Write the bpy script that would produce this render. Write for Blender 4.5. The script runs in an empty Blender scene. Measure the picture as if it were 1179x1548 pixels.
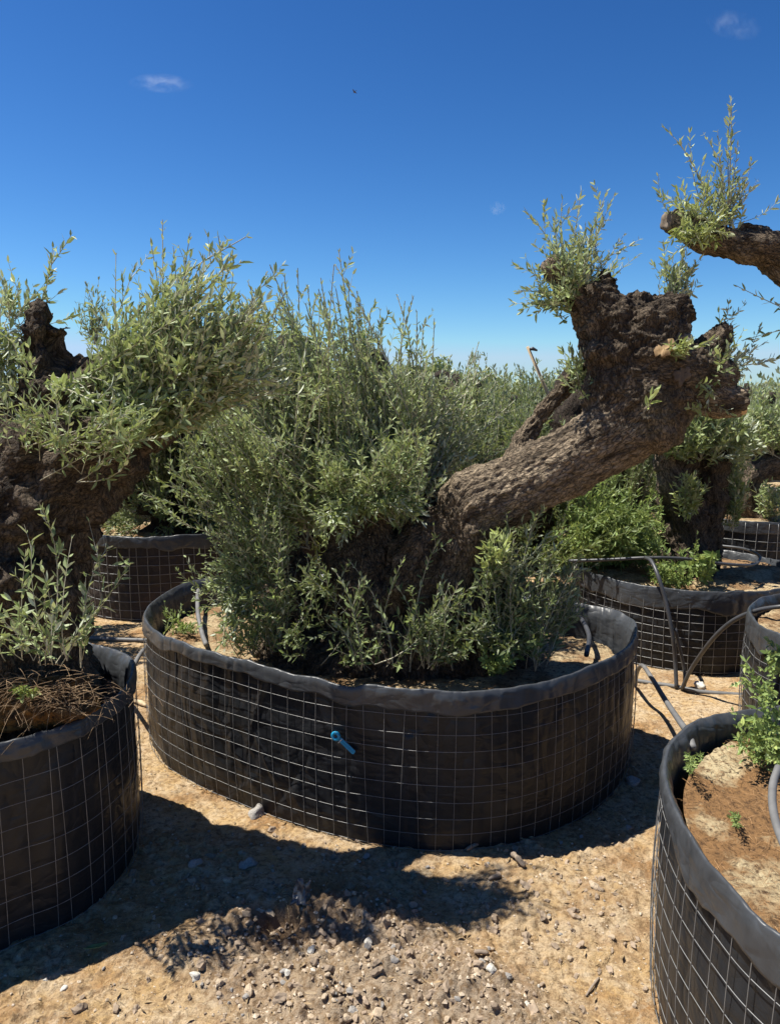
import bpy, bmesh, math, random
import numpy as np
from mathutils import Vector
R = np.random.default_rng(7)
random.seed(7)
sc = bpy.context.scene
COL = sc.collection

# ------------------------------------------------------------------ camera geometry
F, CX, CY, PITCH, EYE = 1130.0, 589.5, 774.0, math.atan(174/1130.0), 1.6
cp, sp = math.cos(PITCH), math.sin(PITCH)
def at(px, py, Y):
    a = (px-CX)/F; b = -(py-CY)/F
    t = Y/(cp+b*sp)
    return np.array([a*t, Y, EYE+(-sp+b*cp)*t])
def ground(px, py, z=0.0):
    a = (px-CX)/F; b = -(py-CY)/F
    t = (z-EYE)/(-sp+b*cp)
    return np.array([a*t, (cp+b*sp)*t, z])

# ------------------------------------------------------------------ noise
def _h(ix, iy, iz):
    with np.errstate(over='ignore'):
        h = (ix.astype(np.uint32)*np.uint32(374761393)) ^ (iy.astype(np.uint32)*np.uint32(668265263)) ^ (iz.astype(np.uint32)*np.uint32(2246822519))
        h = (h ^ (h >> np.uint32(13)))*np.uint32(1274126177)
        h = h ^ (h >> np.uint32(16))
        h = h*np.uint32(2654435761); h = h ^ (h >> np.uint32(15))
    return h
def hf(ix, iy, iz): return _h(ix, iy, iz).astype(np.float64)/4294967295.0
def vnoise(P):
    P = np.asarray(P, float); I = np.floor(P).astype(np.int64); f = P-I
    u = f*f*f*(f*(f*6-15)+10); r = 0
    for dx in (0, 1):
        wx = u[:, 0] if dx else 1-u[:, 0]
        for dy in (0, 1):
            wy = u[:, 1] if dy else 1-u[:, 1]
            for dz in (0, 1):
                wz = u[:, 2] if dz else 1-u[:, 2]
                r = r+wx*wy*wz*hf(I[:, 0]+dx, I[:, 1]+dy, I[:, 2]+dz)
    return r*2-1
def fbm(P, o=4, g=.5, l=2.03):
    P = np.asarray(P, float); r = 0; a = 1; s = 0
    for k in range(o):
        r = r+a*vnoise(P+17.3*k); s += a; a *= g; P = P*l
    return r/s*1.6
def ridge(P, o=3):
    P = np.asarray(P, float); r = 0; a = 1; s = 0
    for k in range(o):
        r = r+a*(1-2*np.abs(vnoise(P+9.1*k))); s += a; a *= .5; P = P*2.1
    return r/s
def worley(P):
    P = np.asarray(P, float); I = np.floor(P).astype(np.int64)
    d1 = np.full(len(P), 9.); d2 = d1.copy()
    for dx in (-1, 0, 1):
        for dy in (-1, 0, 1):
            for dz in (-1, 0, 1):
                J = I+np.array([dx, dy, dz])
                c = np.stack([hf(J[:, 0], J[:, 1], J[:, 2]), hf(J[:, 0]+91, J[:, 1], J[:, 2]), hf(J[:, 0], J[:, 1]+57, J[:, 2])], 1)
                d = np.linalg.norm(J+c-P, axis=1)
                m = d < d1
                d2 = np.where(m, d1, np.minimum(d2, d)); d1 = np.where(m, d, d1)
    return d1, d2

# ------------------------------------------------------------------ mesh helpers
def link(name, data, parent=None):
    o = bpy.data.objects.new(name, data); COL.objects.link(o)
    if parent is not None: o.parent = parent
    return o
def raw_mesh(name, V, faces=None, quads=None, tris=None, mat=None, smooth=True):
    """faces: python lists; quads/tris: integer arrays."""
    me = bpy.data.meshes.new(name)
    V = np.asarray(V, np.float32)
    me.vertices.add(len(V)); me.vertices.foreach_set('co', V.ravel())
    L = []; S = []; n = 0
    if quads is not None and len(quads):
        q = np.asarray(quads, np.int32); L.append(q.ravel()); S.append(n+4*np.arange(len(q))); n += q.size
    if tris is not None and len(tris):
        q = np.asarray(tris, np.int32); L.append(q.ravel()); S.append(n+3*np.arange(len(q))); n += q.size
    if faces:
        for f in faces: S.append(np.array([n])); L.append(np.array(f, np.int32)); n += len(f)
    L = np.concatenate(L).astype(np.int32); S = np.concatenate(S).astype(np.int32)
    me.loops.add(len(L)); me.loops.foreach_set('vertex_index', L)
    me.polygons.add(len(S)); me.polygons.foreach_set('loop_start', S)
    me.polygons.foreach_set('use_smooth', np.full(len(S), smooth))
    me.update(calc_edges=True)
    if mat is not None: me.materials.append(mat)
    return me
def attr(me, name, typ, dom, data):
    a = me.attributes.new(name, typ, dom)
    a.data.foreach_set('vector' if typ == 'FLOAT_VECTOR' else 'value', np.asarray(data, np.float32).ravel())
def thing(name, label, cat, loc=(0, 0, 0), group=None):
    o = bpy.data.objects.new(name, None); COL.objects.link(o); o.location = loc
    o.empty_display_size = .1
    o['label'] = label; o['category'] = cat
    if group: o['group'] = group
    return o
def tag(o, label, cat, group=None):
    o['label'] = label; o['category'] = cat
    if group: o['group'] = group
    return o
def child(root, name, me):
    """part under its thing; the mesh is in world coordinates, made local to the thing"""
    loc = np.zeros(3); p = root
    while p is not None:
        loc += np.array(p.location); p = p.parent
    n = len(me.vertices); v = np.empty(n*3, np.float32); me.vertices.foreach_get('co', v)
    v = v.reshape(-1, 3)-loc.astype(np.float32); me.vertices.foreach_set('co', v.ravel()); me.update()
    return link(name, me, root)
def catmull(P, n, closed=False):
    P = np.asarray(P, float); m = len(P)
    if closed: Q = np.vstack([P[-1], P, P[0], P[1]]); segs = m
    else: Q = np.vstack([2*P[0]-P[1], P, 2*P[-1]-P[-2]]); segs = m-1
    out = []
    t = np.linspace(0, segs, 40*segs+1)
    k = np.minimum(t.astype(int), segs-1); f = (t-k)[:, None]
    a, b, c, d = Q[k], Q[k+1], Q[k+2], Q[k+3]
    C = .5*((2*b)+(-a+c)*f+(2*a-5*b+4*c-d)*f*f+(-a+3*b-3*c+d)*f**3)
    s = np.concatenate([[0], np.cumsum(np.linalg.norm(np.diff(C[:, :3], axis=0), axis=1))])
    q = np.linspace(0, s[-1], n, endpoint=not closed)
    return np.stack([np.interp(q, s, C[:, j]) for j in range(C.shape[1])], 1)
def frames(P, closed=False):
    T = np.gradient(P, axis=0)
    if closed: T = np.roll(P, -1, 0)-np.roll(P, 1, 0)
    T /= np.linalg.norm(T, axis=1)[:, None]+1e-9
    a = np.array([0, 0, 1.]) if abs(T[0, 2]) < .9 else np.array([1., 0, 0])
    N = [np.cross(T[0], a)]
    for i in range(1, len(P)):
        v = N[-1]-T[i]*np.dot(N[-1], T[i]); N.append(v/(np.linalg.norm(v)+1e-9))
    N = np.array(N); N[0] /= np.linalg.norm(N[0]); B = np.cross(T, N)
    return T, N, B
def tube(P, r, k=8, closed=False, cap=True):
    """returns V, quads, faces"""
    P = np.asarray(P, float); n = len(P); r = np.broadcast_to(np.asarray(r, float), (n,))
    T, N, B = frames(P, closed)
    a = np.arange(k)*2*math.pi/k
    V = P[:, None]+r[:, None, None]*(np.cos(a)[None, :, None]*N[:, None]+np.sin(a)[None, :, None]*B[:, None])
    V = V.reshape(-1, 3)
    m = n if closed else n-1
    i = np.arange(m)[:, None]; j = np.arange(k)[None]
    i2 = (i+1) % n; j2 = (j+1) % k
    q = np.stack([i*k+j, i*k+j2, i2*k+j2, i2*k+j], -1).reshape(-1, 4)
    fc = [] if (closed or not cap) else [list(range(k))[::-1], [(n-1)*k+x for x in range(k)]]
    return V, q, fc
class MB:
    def __init__(s): s.V = []; s.q = []; s.f = []; s.n = 0
    def add(s, V, q=None, f=None):
        if q is not None and len(q): s.q.append(np.asarray(q)+s.n)
        if f: s.f += [[x+s.n for x in g] for g in f]
        s.V.append(V); s.n += len(V)
    def mesh(s, name, mat, smooth=True):
        return raw_mesh(name, np.vstack(s.V), s.f, np.vstack(s.q) if s.q else None, None, mat, smooth)

# ------------------------------------------------------------------ materials
class NT:
    def __init__(s, name):
        s.m = bpy.data.materials.new(name); s.m.use_nodes = True
        s.t = s.m.node_tree; s.p = s.t.nodes['Principled BSDF']; s.out = s.t.nodes['Material Output']
    def n(s, typ, **kw):
        x = s.t.nodes.new(typ)
        for k, v in kw.items():
            if k == 'i':
                for a, b in v.items(): x.inputs[a].default_value = b
            else: setattr(x, k, v)
        return x
    def l(s, a, b): s.t.links.new(a, b)
    def ramp(s, src, *st):
        x = s.n('ShaderNodeValToRGB'); e = x.color_ramp.elements
        while len(e) < len(st): e.new(.5)
        for el, (p, c) in zip(e, st):
            el.position = p; el.color = (c, c, c, 1) if isinstance(c, (int, float)) else (*c, 1)
        s.l(src, x.inputs[0]); return x.outputs[0]
    def noise(s, vec, scale, detail=5, rough=.55, dist=0):
        x = s.n('ShaderNodeTexNoise', i={'Scale': scale, 'Detail': detail, 'Roughness': rough, 'Distortion': dist})
        if vec is not None: s.l(vec, x.inputs['Vector'])
        return x.outputs[0]
    def voro(s, vec, scale, feature='F1'):
        x = s.n('ShaderNodeTexVoronoi', feature=feature, i={'Scale': scale})
        s.l(vec, x.inputs['Vector']); return x
    def mix(s, fac, a, b, typ='MIX'):
        x = s.n('ShaderNodeMix', data_type='RGBA', blend_type=typ)
        for v, i in ((fac, 0), (a, 6), (b, 7)):
            if isinstance(v, (int, float)): x.inputs[i].default_value = v
            elif isinstance(v, tuple): x.inputs[i].default_value = (*v, 1)
            else: s.l(v, x.inputs[i])
        return x.outputs[2]
    def math(s, op, a, b=0.0, clamp=False):
        x = s.n('ShaderNodeMath', operation=op, use_clamp=clamp)
        for v, i in ((a, 0), (b, 1)):
            if isinstance(v, (int, float)): x.inputs[i].default_value = v
            else: s.l(v, x.inputs[i])
        return x.outputs[0]
    def map(s, vec, scale):
        x = s.n('ShaderNodeMapping'); x.inputs['Scale'].default_value = scale; s.l(vec, x.inputs[0]); return x.outputs[0]
    def bump(s, h, strength, dist, prev=None):
        x = s.n('ShaderNodeBump', i={'Strength': strength, 'Distance': dist}); s.l(h, x.inputs['Height'])
        if prev is not None: s.l(prev, x.inputs['Normal'])
        return x.outputs[0]
    def objco(s): return s.n('ShaderNodeTexCoord').outputs['Object']
    def attr(s, name, o): return s.n('ShaderNodeAttribute', attribute_name=name).outputs[o]

def mat_bark(name, dark=(.060, .045, .030), mid=(.27, .20, .132), pale=(.52, .41, .28)):
    t = NT(name); b = t.attr('bark', 'Vector'); bu = t.attr('burl_shade', 'Fac'); o = t.objco()
    wb = t.n('ShaderNodeVectorMath', operation='ADD'); nn_ = t.n('ShaderNodeTexNoise', i={'Scale': 14.0, 'Detail': 3.0}); t.l(b, nn_.inputs['Vector']); sc_ = t.n('ShaderNodeVectorMath', operation='SCALE'); sc_.inputs['Scale'].default_value = .05; t.l(nn_.outputs[1], sc_.inputs[0]); t.l(b, wb.inputs[0]); t.l(sc_.outputs[0], wb.inputs[1])
    fv = t.voro(t.map(wb.outputs[0], (1, 1, .27)), 88, 'DISTANCE_TO_EDGE').outputs['Distance']; fis = t.ramp(fv, (.0, 0.), (.22, 1.))
    n1 = t.noise(t.map(b, (1, 1, .3)), 22, 7, .65)
    n2 = t.noise(o, 7, 4, .6); n3 = t.noise(o, 70, 6, .7)
    c = t.mix(t.ramp(n1, (.33, 0.), (.62, 1.)), dark, mid)
    keep = t.math('SUBTRACT', 1.0, t.math('MULTIPLY', bu, .8))
    c = t.mix(t.math('MULTIPLY', t.ramp(t.math('ADD', n1, t.math('MULTIPLY', n2, .5)), (.60, 0.), (.92, 1.)), keep), c, pale)
    c = t.mix(t.math('MULTIPLY', t.ramp(t.noise(o, 3.4, 5, .6), (.60, 0.), (.70, 1.)), .5), c, (.20, .20, .155))
    c = t.mix(t.ramp(n3, (.35, 1.), (.5, 0.)), c, t.mix(.5, c, (.018, .012, .009)))
    c = t.mix(t.ramp(fv, (.0, .78), (.10, 0.)), c, (.022, .016, .012))
    c = t.mix(t.math('MULTIPLY', bu, .5, True), c, (.022, .015, .0105))  # darkens knobbly burl wood, and paints shade into the bark at the stump base
    t.l(c, t.p.inputs['Base Color']); t.p.inputs['Roughness'].default_value = .85
    t.p.inputs['Specular IOR Level'].default_value = .25
    bp = t.bump(fis, .9, .012)
    bp = t.bump(n1, .9, .016, bp); bp = t.bump(n3, 1., .016, bp)
    t.l(bp, t.p.inputs['Normal']); return t.m
def mat_cutwood(name, c1, c2):
    t = NT(name); o = t.objco(); w = t.noise(t.map(o, (60, 60, 9)), 1.0, 5, .6)
    t.l(t.mix(t.ramp(w, (.3, 0.), (.7, 1.)), c1, c2), t.p.inputs['Base Color'])
    t.p.inputs['Roughness'].default_value = .8
    t.l(t.bump(w, .5, .006), t.p.inputs['Normal']); return t.m
def mat_leaf(name, top, top2, under, young=(.20, .26, .055), ymix=.15):
    t = NT(name); v = t.attr('var', 'Fac')
    c = t.mix(t.ramp(v, (0., 0.), (.8, 1.)), top, top2)
    c = t.mix(t.math('MULTIPLY', t.ramp(v, (1-ymix, 0.), (1-ymix*.6, 1.)), .8), c, young)
    g = t.n('ShaderNodeNewGeometry')
    c2 = t.mix(g.outputs['Backfacing'], c, t.mix(t.ramp(v, (0., 0.), (1., 1.)), under, tuple(x*.78 for x in under)))
    t.l(c2, t.p.inputs['Base Color']); t.p.inputs['Roughness'].default_value = .5
    t.p.inputs['Specular IOR Level'].default_value = .4
    tr = t.n('ShaderNodeBsdfTranslucent'); t.l(t.mix(.5, c, (.42, .48, .10)), tr.inputs[0])
    m = t.n('ShaderNodeMixShader', i={0: .28}); t.l(t.p.outputs[0], m.inputs[1]); t.l(tr.outputs[0], m.inputs[2])
    t.l(m.outputs[0], t.out.inputs[0]); return t.m
def mat_simple(name, col, rough=.6, metal=0., spec=.5, var=.0, scale=30, bump=0):
    t = NT(name); o = t.objco(); n = t.noise(o, scale, 5, .6)
    t.l(t.mix(t.ramp(n, (.3, 0.), (.7, 1.)), tuple(x*(1-var) for x in col), tuple(min(1, x*(1+var)) for x in col)), t.p.inputs['Base Color'])
    t.p.inputs['Roughness'].default_value = rough; t.p.inputs['Metallic'].default_value = metal
    t.p.inputs['Specular IOR Level'].default_value = spec
    if bump: t.l(t.bump(n, .6, bump), t.p.inputs['Normal'])
    return t.m
def mat_liner(name, base, dust, amount, rough=.42, spec=.3, bk=.55):
    t = NT(name); o = t.objco()
    n = t.noise(o, 2.2, 6, .65); n2 = t.noise(t.map(o, (1, 1, .35)), 26, 5, .7)
    z = t.n('ShaderNodeSeparateXYZ'); t.l(o, z.inputs[0])
    low = t.ramp(z.outputs[2], (.0, 1.), (.42, .0))
    f = t.math('MULTIPLY', t.math('MULTIPLY', t.ramp(n, (.38, .1), (.66, 1.)), t.math('ADD', low, .3)), amount, True)
    c = t.mix(t.ramp(n2, (.35, 0.), (.75, 1.)), base, tuple(x*1.5 for x in base))
    t.l(t.mix(f, c, dust), t.p.inputs['Base Color'])
    t.l(t.math('ADD', t.math('MULTIPLY', f, .45), t.ramp(n2, (.3, rough-.08), (.8, rough+.14))), t.p.inputs['Roughness'])
    t.p.inputs['Specular IOR Level'].default_value = spec
    wk = t.noise(t.map(o, (1, 1, .45)), 7, 2, .45, .6); wk = t.math('ABSOLUTE', t.math('SUBTRACT', wk, .5))
    bp = t.bump(wk, bk, .06)
    wk2 = t.math('ABSOLUTE', t.math('SUBTRACT', t.noise(t.map(o, (.6, .6, 1.2)), 15, 2, .4, .5), .5)); bp = t.bump(wk2, .35, .03, bp)
    bp = t.bump(t.noise(o, 130, 3, .6), .06, .003, bp)
    t.l(bp, t.p.inputs['Normal']); return t.m

BARK = mat_bark('olive_bark')
BARKL = mat_bark('olive_bark_brown', (.055, .041, .028), (.27, .20, .135), (.48, .38, .26))
BARKD = mat_bark('dark_olive_bark', (.03, .021, .015), (.085, .06, .042), (.2, .155, .11))
CUT = mat_cutwood('fresh_cut_wood', (.38, .23, .10), (.62, .44, .24))
CUTB = mat_cutwood('ochre_broken_wood', (.12, .068, .03), (.36, .23, .10))
CUTRED = mat_cutwood('reddish_split_wood', (.20, .08, .035), (.33, .15, .07))
CUTOLD = mat_cutwood('weathered_cut_wood', (.10, .075, .05), (.22, .17, .12))
LEAF = mat_leaf('olive_leaf', (.185, .24, .088), (.33, .395, .185), (.58, .63, .48), (.28, .36, .09), .16)
LEAFY = mat_leaf('young_olive_leaf', (.25, .30, .095), (.36, .41, .17), (.54, .58, .38), (.36, .42, .10), .3)
LEAFK = mat_leaf('deep_green_olive_leaf', (.085, .118, .045), (.165, .205, .085), (.33, .37, .25), (.2, .27, .07), .12)
LEAFG = mat_leaf('warm_green_olive_leaf', (.15, .19, .065), (.25, .29, .12), (.45, .48, .31), (.30, .36, .09), .25)
LEAFD = mat_leaf('dark_olive_leaf', (.125, .172, .062), (.225, .28, .115), (.43, .48, .33), (.26, .34, .08), .16)
WEEDL = mat_leaf('weed_leaf', (.16, .235, .06), (.26, .34, .115), (.34, .42, .2), (.40, .47, .13), .25)
TWIG = mat_simple('olive_twig', (.34, .32, .23), .7, var=.3)
TWIGG = mat_simple('green_stem', (.19, .22, .08), .6, var=.25)
LINER = mat_liner('black_liner', (.0135, .0148, .017), (.04, .030, .024), .14, .40, .25)
LINERB = mat_liner('brown_dusty_liner', (.014, .012, .012), (.065, .046, .037), 1.3, .5)
RIM = mat_liner('grey_black_folded_sheet', (.038, .041, .045), (.13, .11, .09), .10, .36, .4, .4)
WIRE = mat_simple('galvanised_wire', (.22, .22, .217), .5, .4, var=.25, scale=14)
PIPE = mat_simple('black_pe_pipe', (.045, .046, .05), .45, var=.3, scale=12)
PIPEG = mat_simple('dusty_grey_pipe', (.13, .128, .125), .65, var=.25, scale=16)
BLUE = mat_simple('blue_plastic', (.01, .26, .46), .4, var=.12, scale=60)

def mat_earth(name, zones=True):
    t = NT(name); o = t.objco(); x = t.n('ShaderNodeSeparateXYZ'); t.l(o, x.inputs[0])
    n1 = t.noise(o, 1.6, 5, .6); n2 = t.noise(o, 9, 7, .68); n3 = t.noise(o, 46, 6, .72); n4 = t.noise(o, 170, 4, .7)
    pale = (.53, .41, .265); ochre = (.46, .30, .13); rust = (.31, .175, .075); grey = (.25, .19, .135)
    c = t.mix(t.ramp(n2, (.36, 0.), (.62, 1.)), ochre, pale)
    c = t.mix(t.ramp(t.noise(o, 3.1, 7, .68), (.47, 0.), (.62, 1.)), c, rust)
    c = t.mix(t.ramp(t.noise(o, 12, 6, .7, .8), (.54, 0.), (.64, .7)), c, (.52, .42, .29))
    if zones:
        zz = t.attr('rubble', 'Fac')
        c = t.mix(t.math('MULTIPLY', zz, t.ramp(n1, (.3, .7), (.6, 1.))), c, t.mix(t.ramp(n3, (.35, 0.), (.65, 1.)), grey, (.37, .29, .205)))
        dk = t.attr('dirt', 'Fac'); c = t.mix(t.math('MULTIPLY', dk, .8), c, (.17, .11, .07))
    c = t.mix(t.ramp(n3, (.38, .85), (.53, 0.)), c, (.19, .12, .062))
    c = t.mix(t.ramp(t.noise(t.map(o, (1, .55, 1)), 21, 5, .7), (.56, 0.), (.66, .55)), c, (.27, .17, .085))
    c = t.mix(t.ramp(n4, (.60, 0.), (.76, .55)), c, (.72, .62, .46))
    c = t.mix(t.ramp(n4, (.30, .6), (.42, 0.)), c, (.14, .09, .05))
    t.l(c, t.p.inputs['Base Color']); t.p.inputs['Roughness'].default_value = .95
    t.p.inputs['Specular IOR Level'].default_value = .1
    bp = t.bump(n2, .5, .03); bp = t.bump(n3, .8, .016, bp); bp = t.bump(n4, .8, .006, bp)
    t.l(bp, t.p.inputs['Normal']); return t.m
EARTH = mat_earth('dry_earth'); EARTHC = mat_simple('clod_earth', (.28, .215, .155), .95, spec=.1, var=.35, scale=14, bump=.01)
def mat_soil(name, pale, mid, dark, thr=.5):
    t = NT(name); o = t.objco(); n1 = t.noise(o, 4.2, 6, .65); n3 = t.noise(o, 60, 6, .72); n4 = t.noise(t.map(o, (1, .35, 1)), 120, 4, .7)
    c = t.mix(t.ramp(n1, (thr-.06, 0.), (thr+.05, 1.)), mid, pale)
    c = t.mix(t.ramp(n3, (.35, 1.), (.50, 0.)), c, dark)
    c = t.mix(t.ramp(n4, (.58, 0.), (.7, .6)), c, tuple(min(1, v*1.5) for v in mid))
    t.l(c, t.p.inputs['Base Color']); t.p.inputs['Roughness'].default_value = .95
    t.p.inputs['Specular IOR Level'].default_value = .1
    bp = t.bump(n1, .4, .03); bp = t.bump(n3, .9, .018, bp); bp = t.bump(n4, .6, .006, bp)
    t.l(bp, t.p.inputs['Normal']); return t.m
SOIL = mat_soil('pot_soil', (.46, .36, .215), (.25, .155, .08), (.08, .05, .028))
SOILR = mat_soil('pot_soil_strawy', (.50, .41, .25), (.24, .135, .06), (.08, .048, .028), .56)
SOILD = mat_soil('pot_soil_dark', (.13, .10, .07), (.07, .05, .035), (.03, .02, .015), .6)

# ------------------------------------------------------------------ ground
def sstep(x, a, b):
    t = np.clip((x-a)/(b-a), 0, 1); return t*t*(3-2*t)
HOLE = ground(415, 1395)[:2]; RUB = ground(450, 1430)[:2]; RUB2 = ground(580, 1530)[:2]
def rubble(x, y):
    n = .35*fbm(np.stack([x*3, y*3, x*0], 1), 3)
    d = np.minimum(np.hypot((x-RUB[0])/.36, (y-RUB[1])/.24), np.hypot((x-RUB2[0])/.38, (y-RUB2[1])/.3))
    m = fbm(np.stack([x*1.9+7, y*1.9, x*0+3], 1), 3)
    return np.maximum(1-sstep(d+n, .55, 1.45), .25*sstep(m, .05, .6))
def gz(x, y, fine=True):
    x = np.atleast_1d(np.asarray(x, float)); y = np.atleast_1d(np.asarray(y, float))
    P = np.stack([x, y, np.zeros_like(x)], 1)
    z = .018*fbm(P*1.7, 3)
    rb = rubble(x, y)
    z = z+rb*(.020+.030*fbm(P*6+4, 3))
    h = np.hypot((x-HOLE[0])/.10, (y-HOLE[1])/.075)
    z = z-.075*(1-sstep(h+.25*fbm(P*14, 2), .45, 1.1))
    if fine:
        d1, d2 = worley(P*[24, 24, 1]); e1, e2 = worley(P*[60, 60, 1]+5)
        clod = np.clip(1-d1*1.35, 0, 1); cl2 = np.clip(1-e1*1.4, 0, 1)
        keep = sstep(fbm(P*3.2+31, 3), -.05, .55); k2 = sstep(fbm(P*5+71, 3), -.15, .45)
        W = P+.02*np.stack([fbm(P*18+3, 2), fbm(P*18+9, 2), 0*x], 1)
        crack = np.clip(1-worley(W*[9, 9, 1]+2)[1]*0-(lambda d: (d[1]-d[0])*14)(worley(W*[9, 9, 1]+2)), 0, 1)
        z = z+clod*(.012*keep*k2+.028*rb)+cl2*(.001+.009*k2*keep+.009*rb)+(.003+.006*k2)*fbm(P*34, 4, .6)-.006*crack*(1-keep)*(1-rb)
    return z
def axis(lo, hi, step, far, g=1.14):
    a = list(np.arange(lo, hi, step)); s = step
    while a[-1] < far: s *= g; a.append(a[-1]+s)
    s = step; b = []
    x = lo
    while x > -far: s *= g; x -= s; b.append(x)
    return np.array(b[::-1]+a)
gx = axis(-1.35, 1.3, .0055, 400); gy = axis(1.6, 3.3, .0055, 400)
X, Y = np.meshgrid(gx, gy); xf, yf = X.ravel(), Y.ravel()
zf = gz(xf, yf)
near = (np.abs(xf) < 9) & (yf > -5) & (yf < 14)
zf = np.where(near, zf, .018*fbm(np.stack([xf*.3, yf*.3, xf*0], 1), 2))
nx, ny = len(gx), len(gy)
i = np.arange(ny-1)[:, None]; j = np.arange(nx-1)[None]
q = np.stack([i*nx+j, i*nx+j+1, (i+1)*nx+j+1, (i+1)*nx+j], -1).reshape(-1, 4)
me = raw_mesh('ground', np.stack([xf, yf, zf], 1), quads=q, mat=EARTH)
rb = rubble(xf, yf); attr(me, 'rubble', 'FLOAT', 'POINT', rb)
dd = 1-sstep(np.hypot((xf-HOLE[0]-.02)/.16, (yf-HOLE[1]+.03)/.13)+.3*fbm(np.stack([xf*9, yf*9, xf*0], 1), 3), .5, 1.1)
attr(me, 'dirt', 'FLOAT', 'POINT', dd)
go = link('ground', me); go['kind'] = 'structure'

# ------------------------------------------------------------------ planters
def resample_outline(P, n):
    return catmull(np.array([(x, y, 0.) for x, y in P]), n, True)[:, :2]
def out_normals(C):
    T = np.roll(C, -1, 0)-np.roll(C, 1, 0); T /= np.linalg.norm(T, axis=1)[:, None]
    return np.stack([T[:, 1], -T[:, 0]], 1)       # outward for counter-clockwise outlines
def ccw(P):
    P = np.asarray(P, float); a = np.sum(P[:, 0]*np.roll(P[:, 1], -1)-np.roll(P[:, 0], -1)*P[:, 1])
    return P if a > 0 else P[::-1]
def grid_loop(rows, n, closed=True):
    m = n if closed else n-1
    i = np.arange(rows-1)[:, None]; j = np.arange(m)[None]; j2 = (j+1) % n
    return np.stack([i*n+j, i*n+j2, (i+1)*n+j2, (i+1)*n+j], -1).reshape(-1, 4)
def planter(label, outline, H, seed, n=480, rows=46, cell=(.062, .062), band=.10, soil=.12, soilmat=None, linermat=None,
            wob=.012, wr=.0009, wrinkle=1.0, mound=.0, group=None, detail=True, dents=(), bulge=.012, bandlift=None):
    C = resample_outline(ccw(outline), n); N = out_normals(C); cen = C.mean(0)
    per = np.sum(np.linalg.norm(np.roll(C, -1, 0)-C, axis=1)); s = np.arange(n)/n*per
    th = np.arange(n)/n*2*math.pi
    root = thing('tree_planter', label, 'planter', (cen[0], cen[1], 0), group)
    cyc = lambda f, o=0: np.stack([np.cos(th)*f, np.sin(th)*f, np.full(n, seed*3.7+o)], 1)
    top = H+wob*fbm(cyc(2.5), 3)+.0035*fbm(cyc(14, 2), 2)
    for (dx, dy, w, d) in dents: top = top-d*np.exp(-((C[:, 0]-dx)**2+(C[:, 1]-dy)**2)/w**2)
    off0 = .010*fbm(cyc(1.5, 5), 2)
    rg = np.random.default_rng(seed*13+1)
    def tents(num, w0, w1, a0, a1, len0, len1, zlo, zhi, steep):
        L = [(rg.uniform(0, per), rg.uniform(zlo, zhi), rg.normal(0, steep), rg.uniform(w0, w1), rg.uniform(a0, a1)*rg.choice([1, 1, -1]), rg.uniform(len0, len1)) for _ in range(num)]
        def f(z):
            r = np.zeros(n)
            for s0, z0, sl, w, a, ln in L:
                ds = (s-s0+per/2) % per-per/2-sl*(z-z0); r = r+a*np.clip(1-np.abs(ds)/w, 0, 1)*np.exp(-((z-z0)/ln)**4)
            return r
        return f
    tw = tents(int(per*7), .012, .04, .003, .009, .06, .25, 0, H, .55) if detail else None
    tb = tents(int(per*1.8), .014, .03, .002, .006, .03, .09, H-band, H+.01, .8) if detail else None
    # outer sheet
    v = np.linspace(0, 1, rows)
    Vs = []
    for vv in v:
        z = -.03+(top-.02+.03)*vv
        P = np.stack([C[:, 0], C[:, 1], z], 1)+seed
        wv = .006*fbm(P*[7, 7, 2.2], 3)+.0065*np.clip(ridge(P*[9, 9, 3.2]+[0, 0, 0], 2), 0, 1)*1.0 if detail else 0*z
        if detail: wv = wv+.004*ridge((P@np.array([[.8, 0, .6], [0, 1, 0], [-.6, 0, .8]]))*[11, 5, 5], 2)
        wv = np.minimum((wv*.5+(tw(z) if detail else 0))*wrinkle, .0085)
        o = off0+bulge*math.sin(vv*math.pi)*(1 if detail else .5)+wv-.010
        Vs.append(np.column_stack([C+N*o[:, None], z]))
    child(root, 'liner', raw_mesh('liner', np.vstack(Vs), quads=grid_loop(rows, n), mat=linermat or LINER))
    # wire mesh
    wm = MB()
    def wall(idx, z):
        vv = np.clip((z+.03)/(H+.01), 0, 1); return C[idx]+N[idx]*(off0[idx]+bulge*np.sin(vv*math.pi)*(1 if detail else .5)+.004)[:, None]
    zs = np.arange(.015, H-.02, cell[1])
    step = 2 if n > 300 else 1
    ii = np.arange(0, n, step)
    for z in zs:
        zz = z+.004*fbm(cyc(3, z*9), 2)[ii]
        wm.add(*tube(np.column_stack([wall(ii, zz), zz]), wr, 4, True)[:2])
    nv = int(per/cell[0])
    zl = np.linspace(-.01, H-.015, 12)
    for k in range(nv):
        fi = (k+.10*R.standard_normal())/nv*n+np.linspace(0, R.normal(0, .9)*n/480, 12)
        i0 = np.floor(fi).astype(int); fr = (fi-i0)[:, None]; i0 = i0 % n; i1 = (i0+1) % n
        w2 = (wall(i0, zl)+N[i0]*wr*1.3)*(1-fr)+(wall(i1, zl)+N[i1]*wr*1.3)*fr
        wm.add(*tube(np.column_stack([w2, zl]), wr, 4))
    child(root, 'wire_mesh', wm.mesh('wire_mesh', WIRE))
    # folded band over the top
    bl = band*(1+.22*fbm(cyc(4, 9), 3))
    if bandlift is not None: bl = bl*bandlift(C)
    prof = [(-1.0, .0075), (-.985, .0095), (-.9, .0095), (-.8, .009), (-.7, .009), (-.6, .0085), (-.5, .0085), (-.4, .0085), (-.3, .0085), (-.2, .008), (-.12, .007), (-.05, .0055), (-.02, .0045), (0, .0015), (0.001, -.001), (-.02, -.0035)]
    Vs = []
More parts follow.
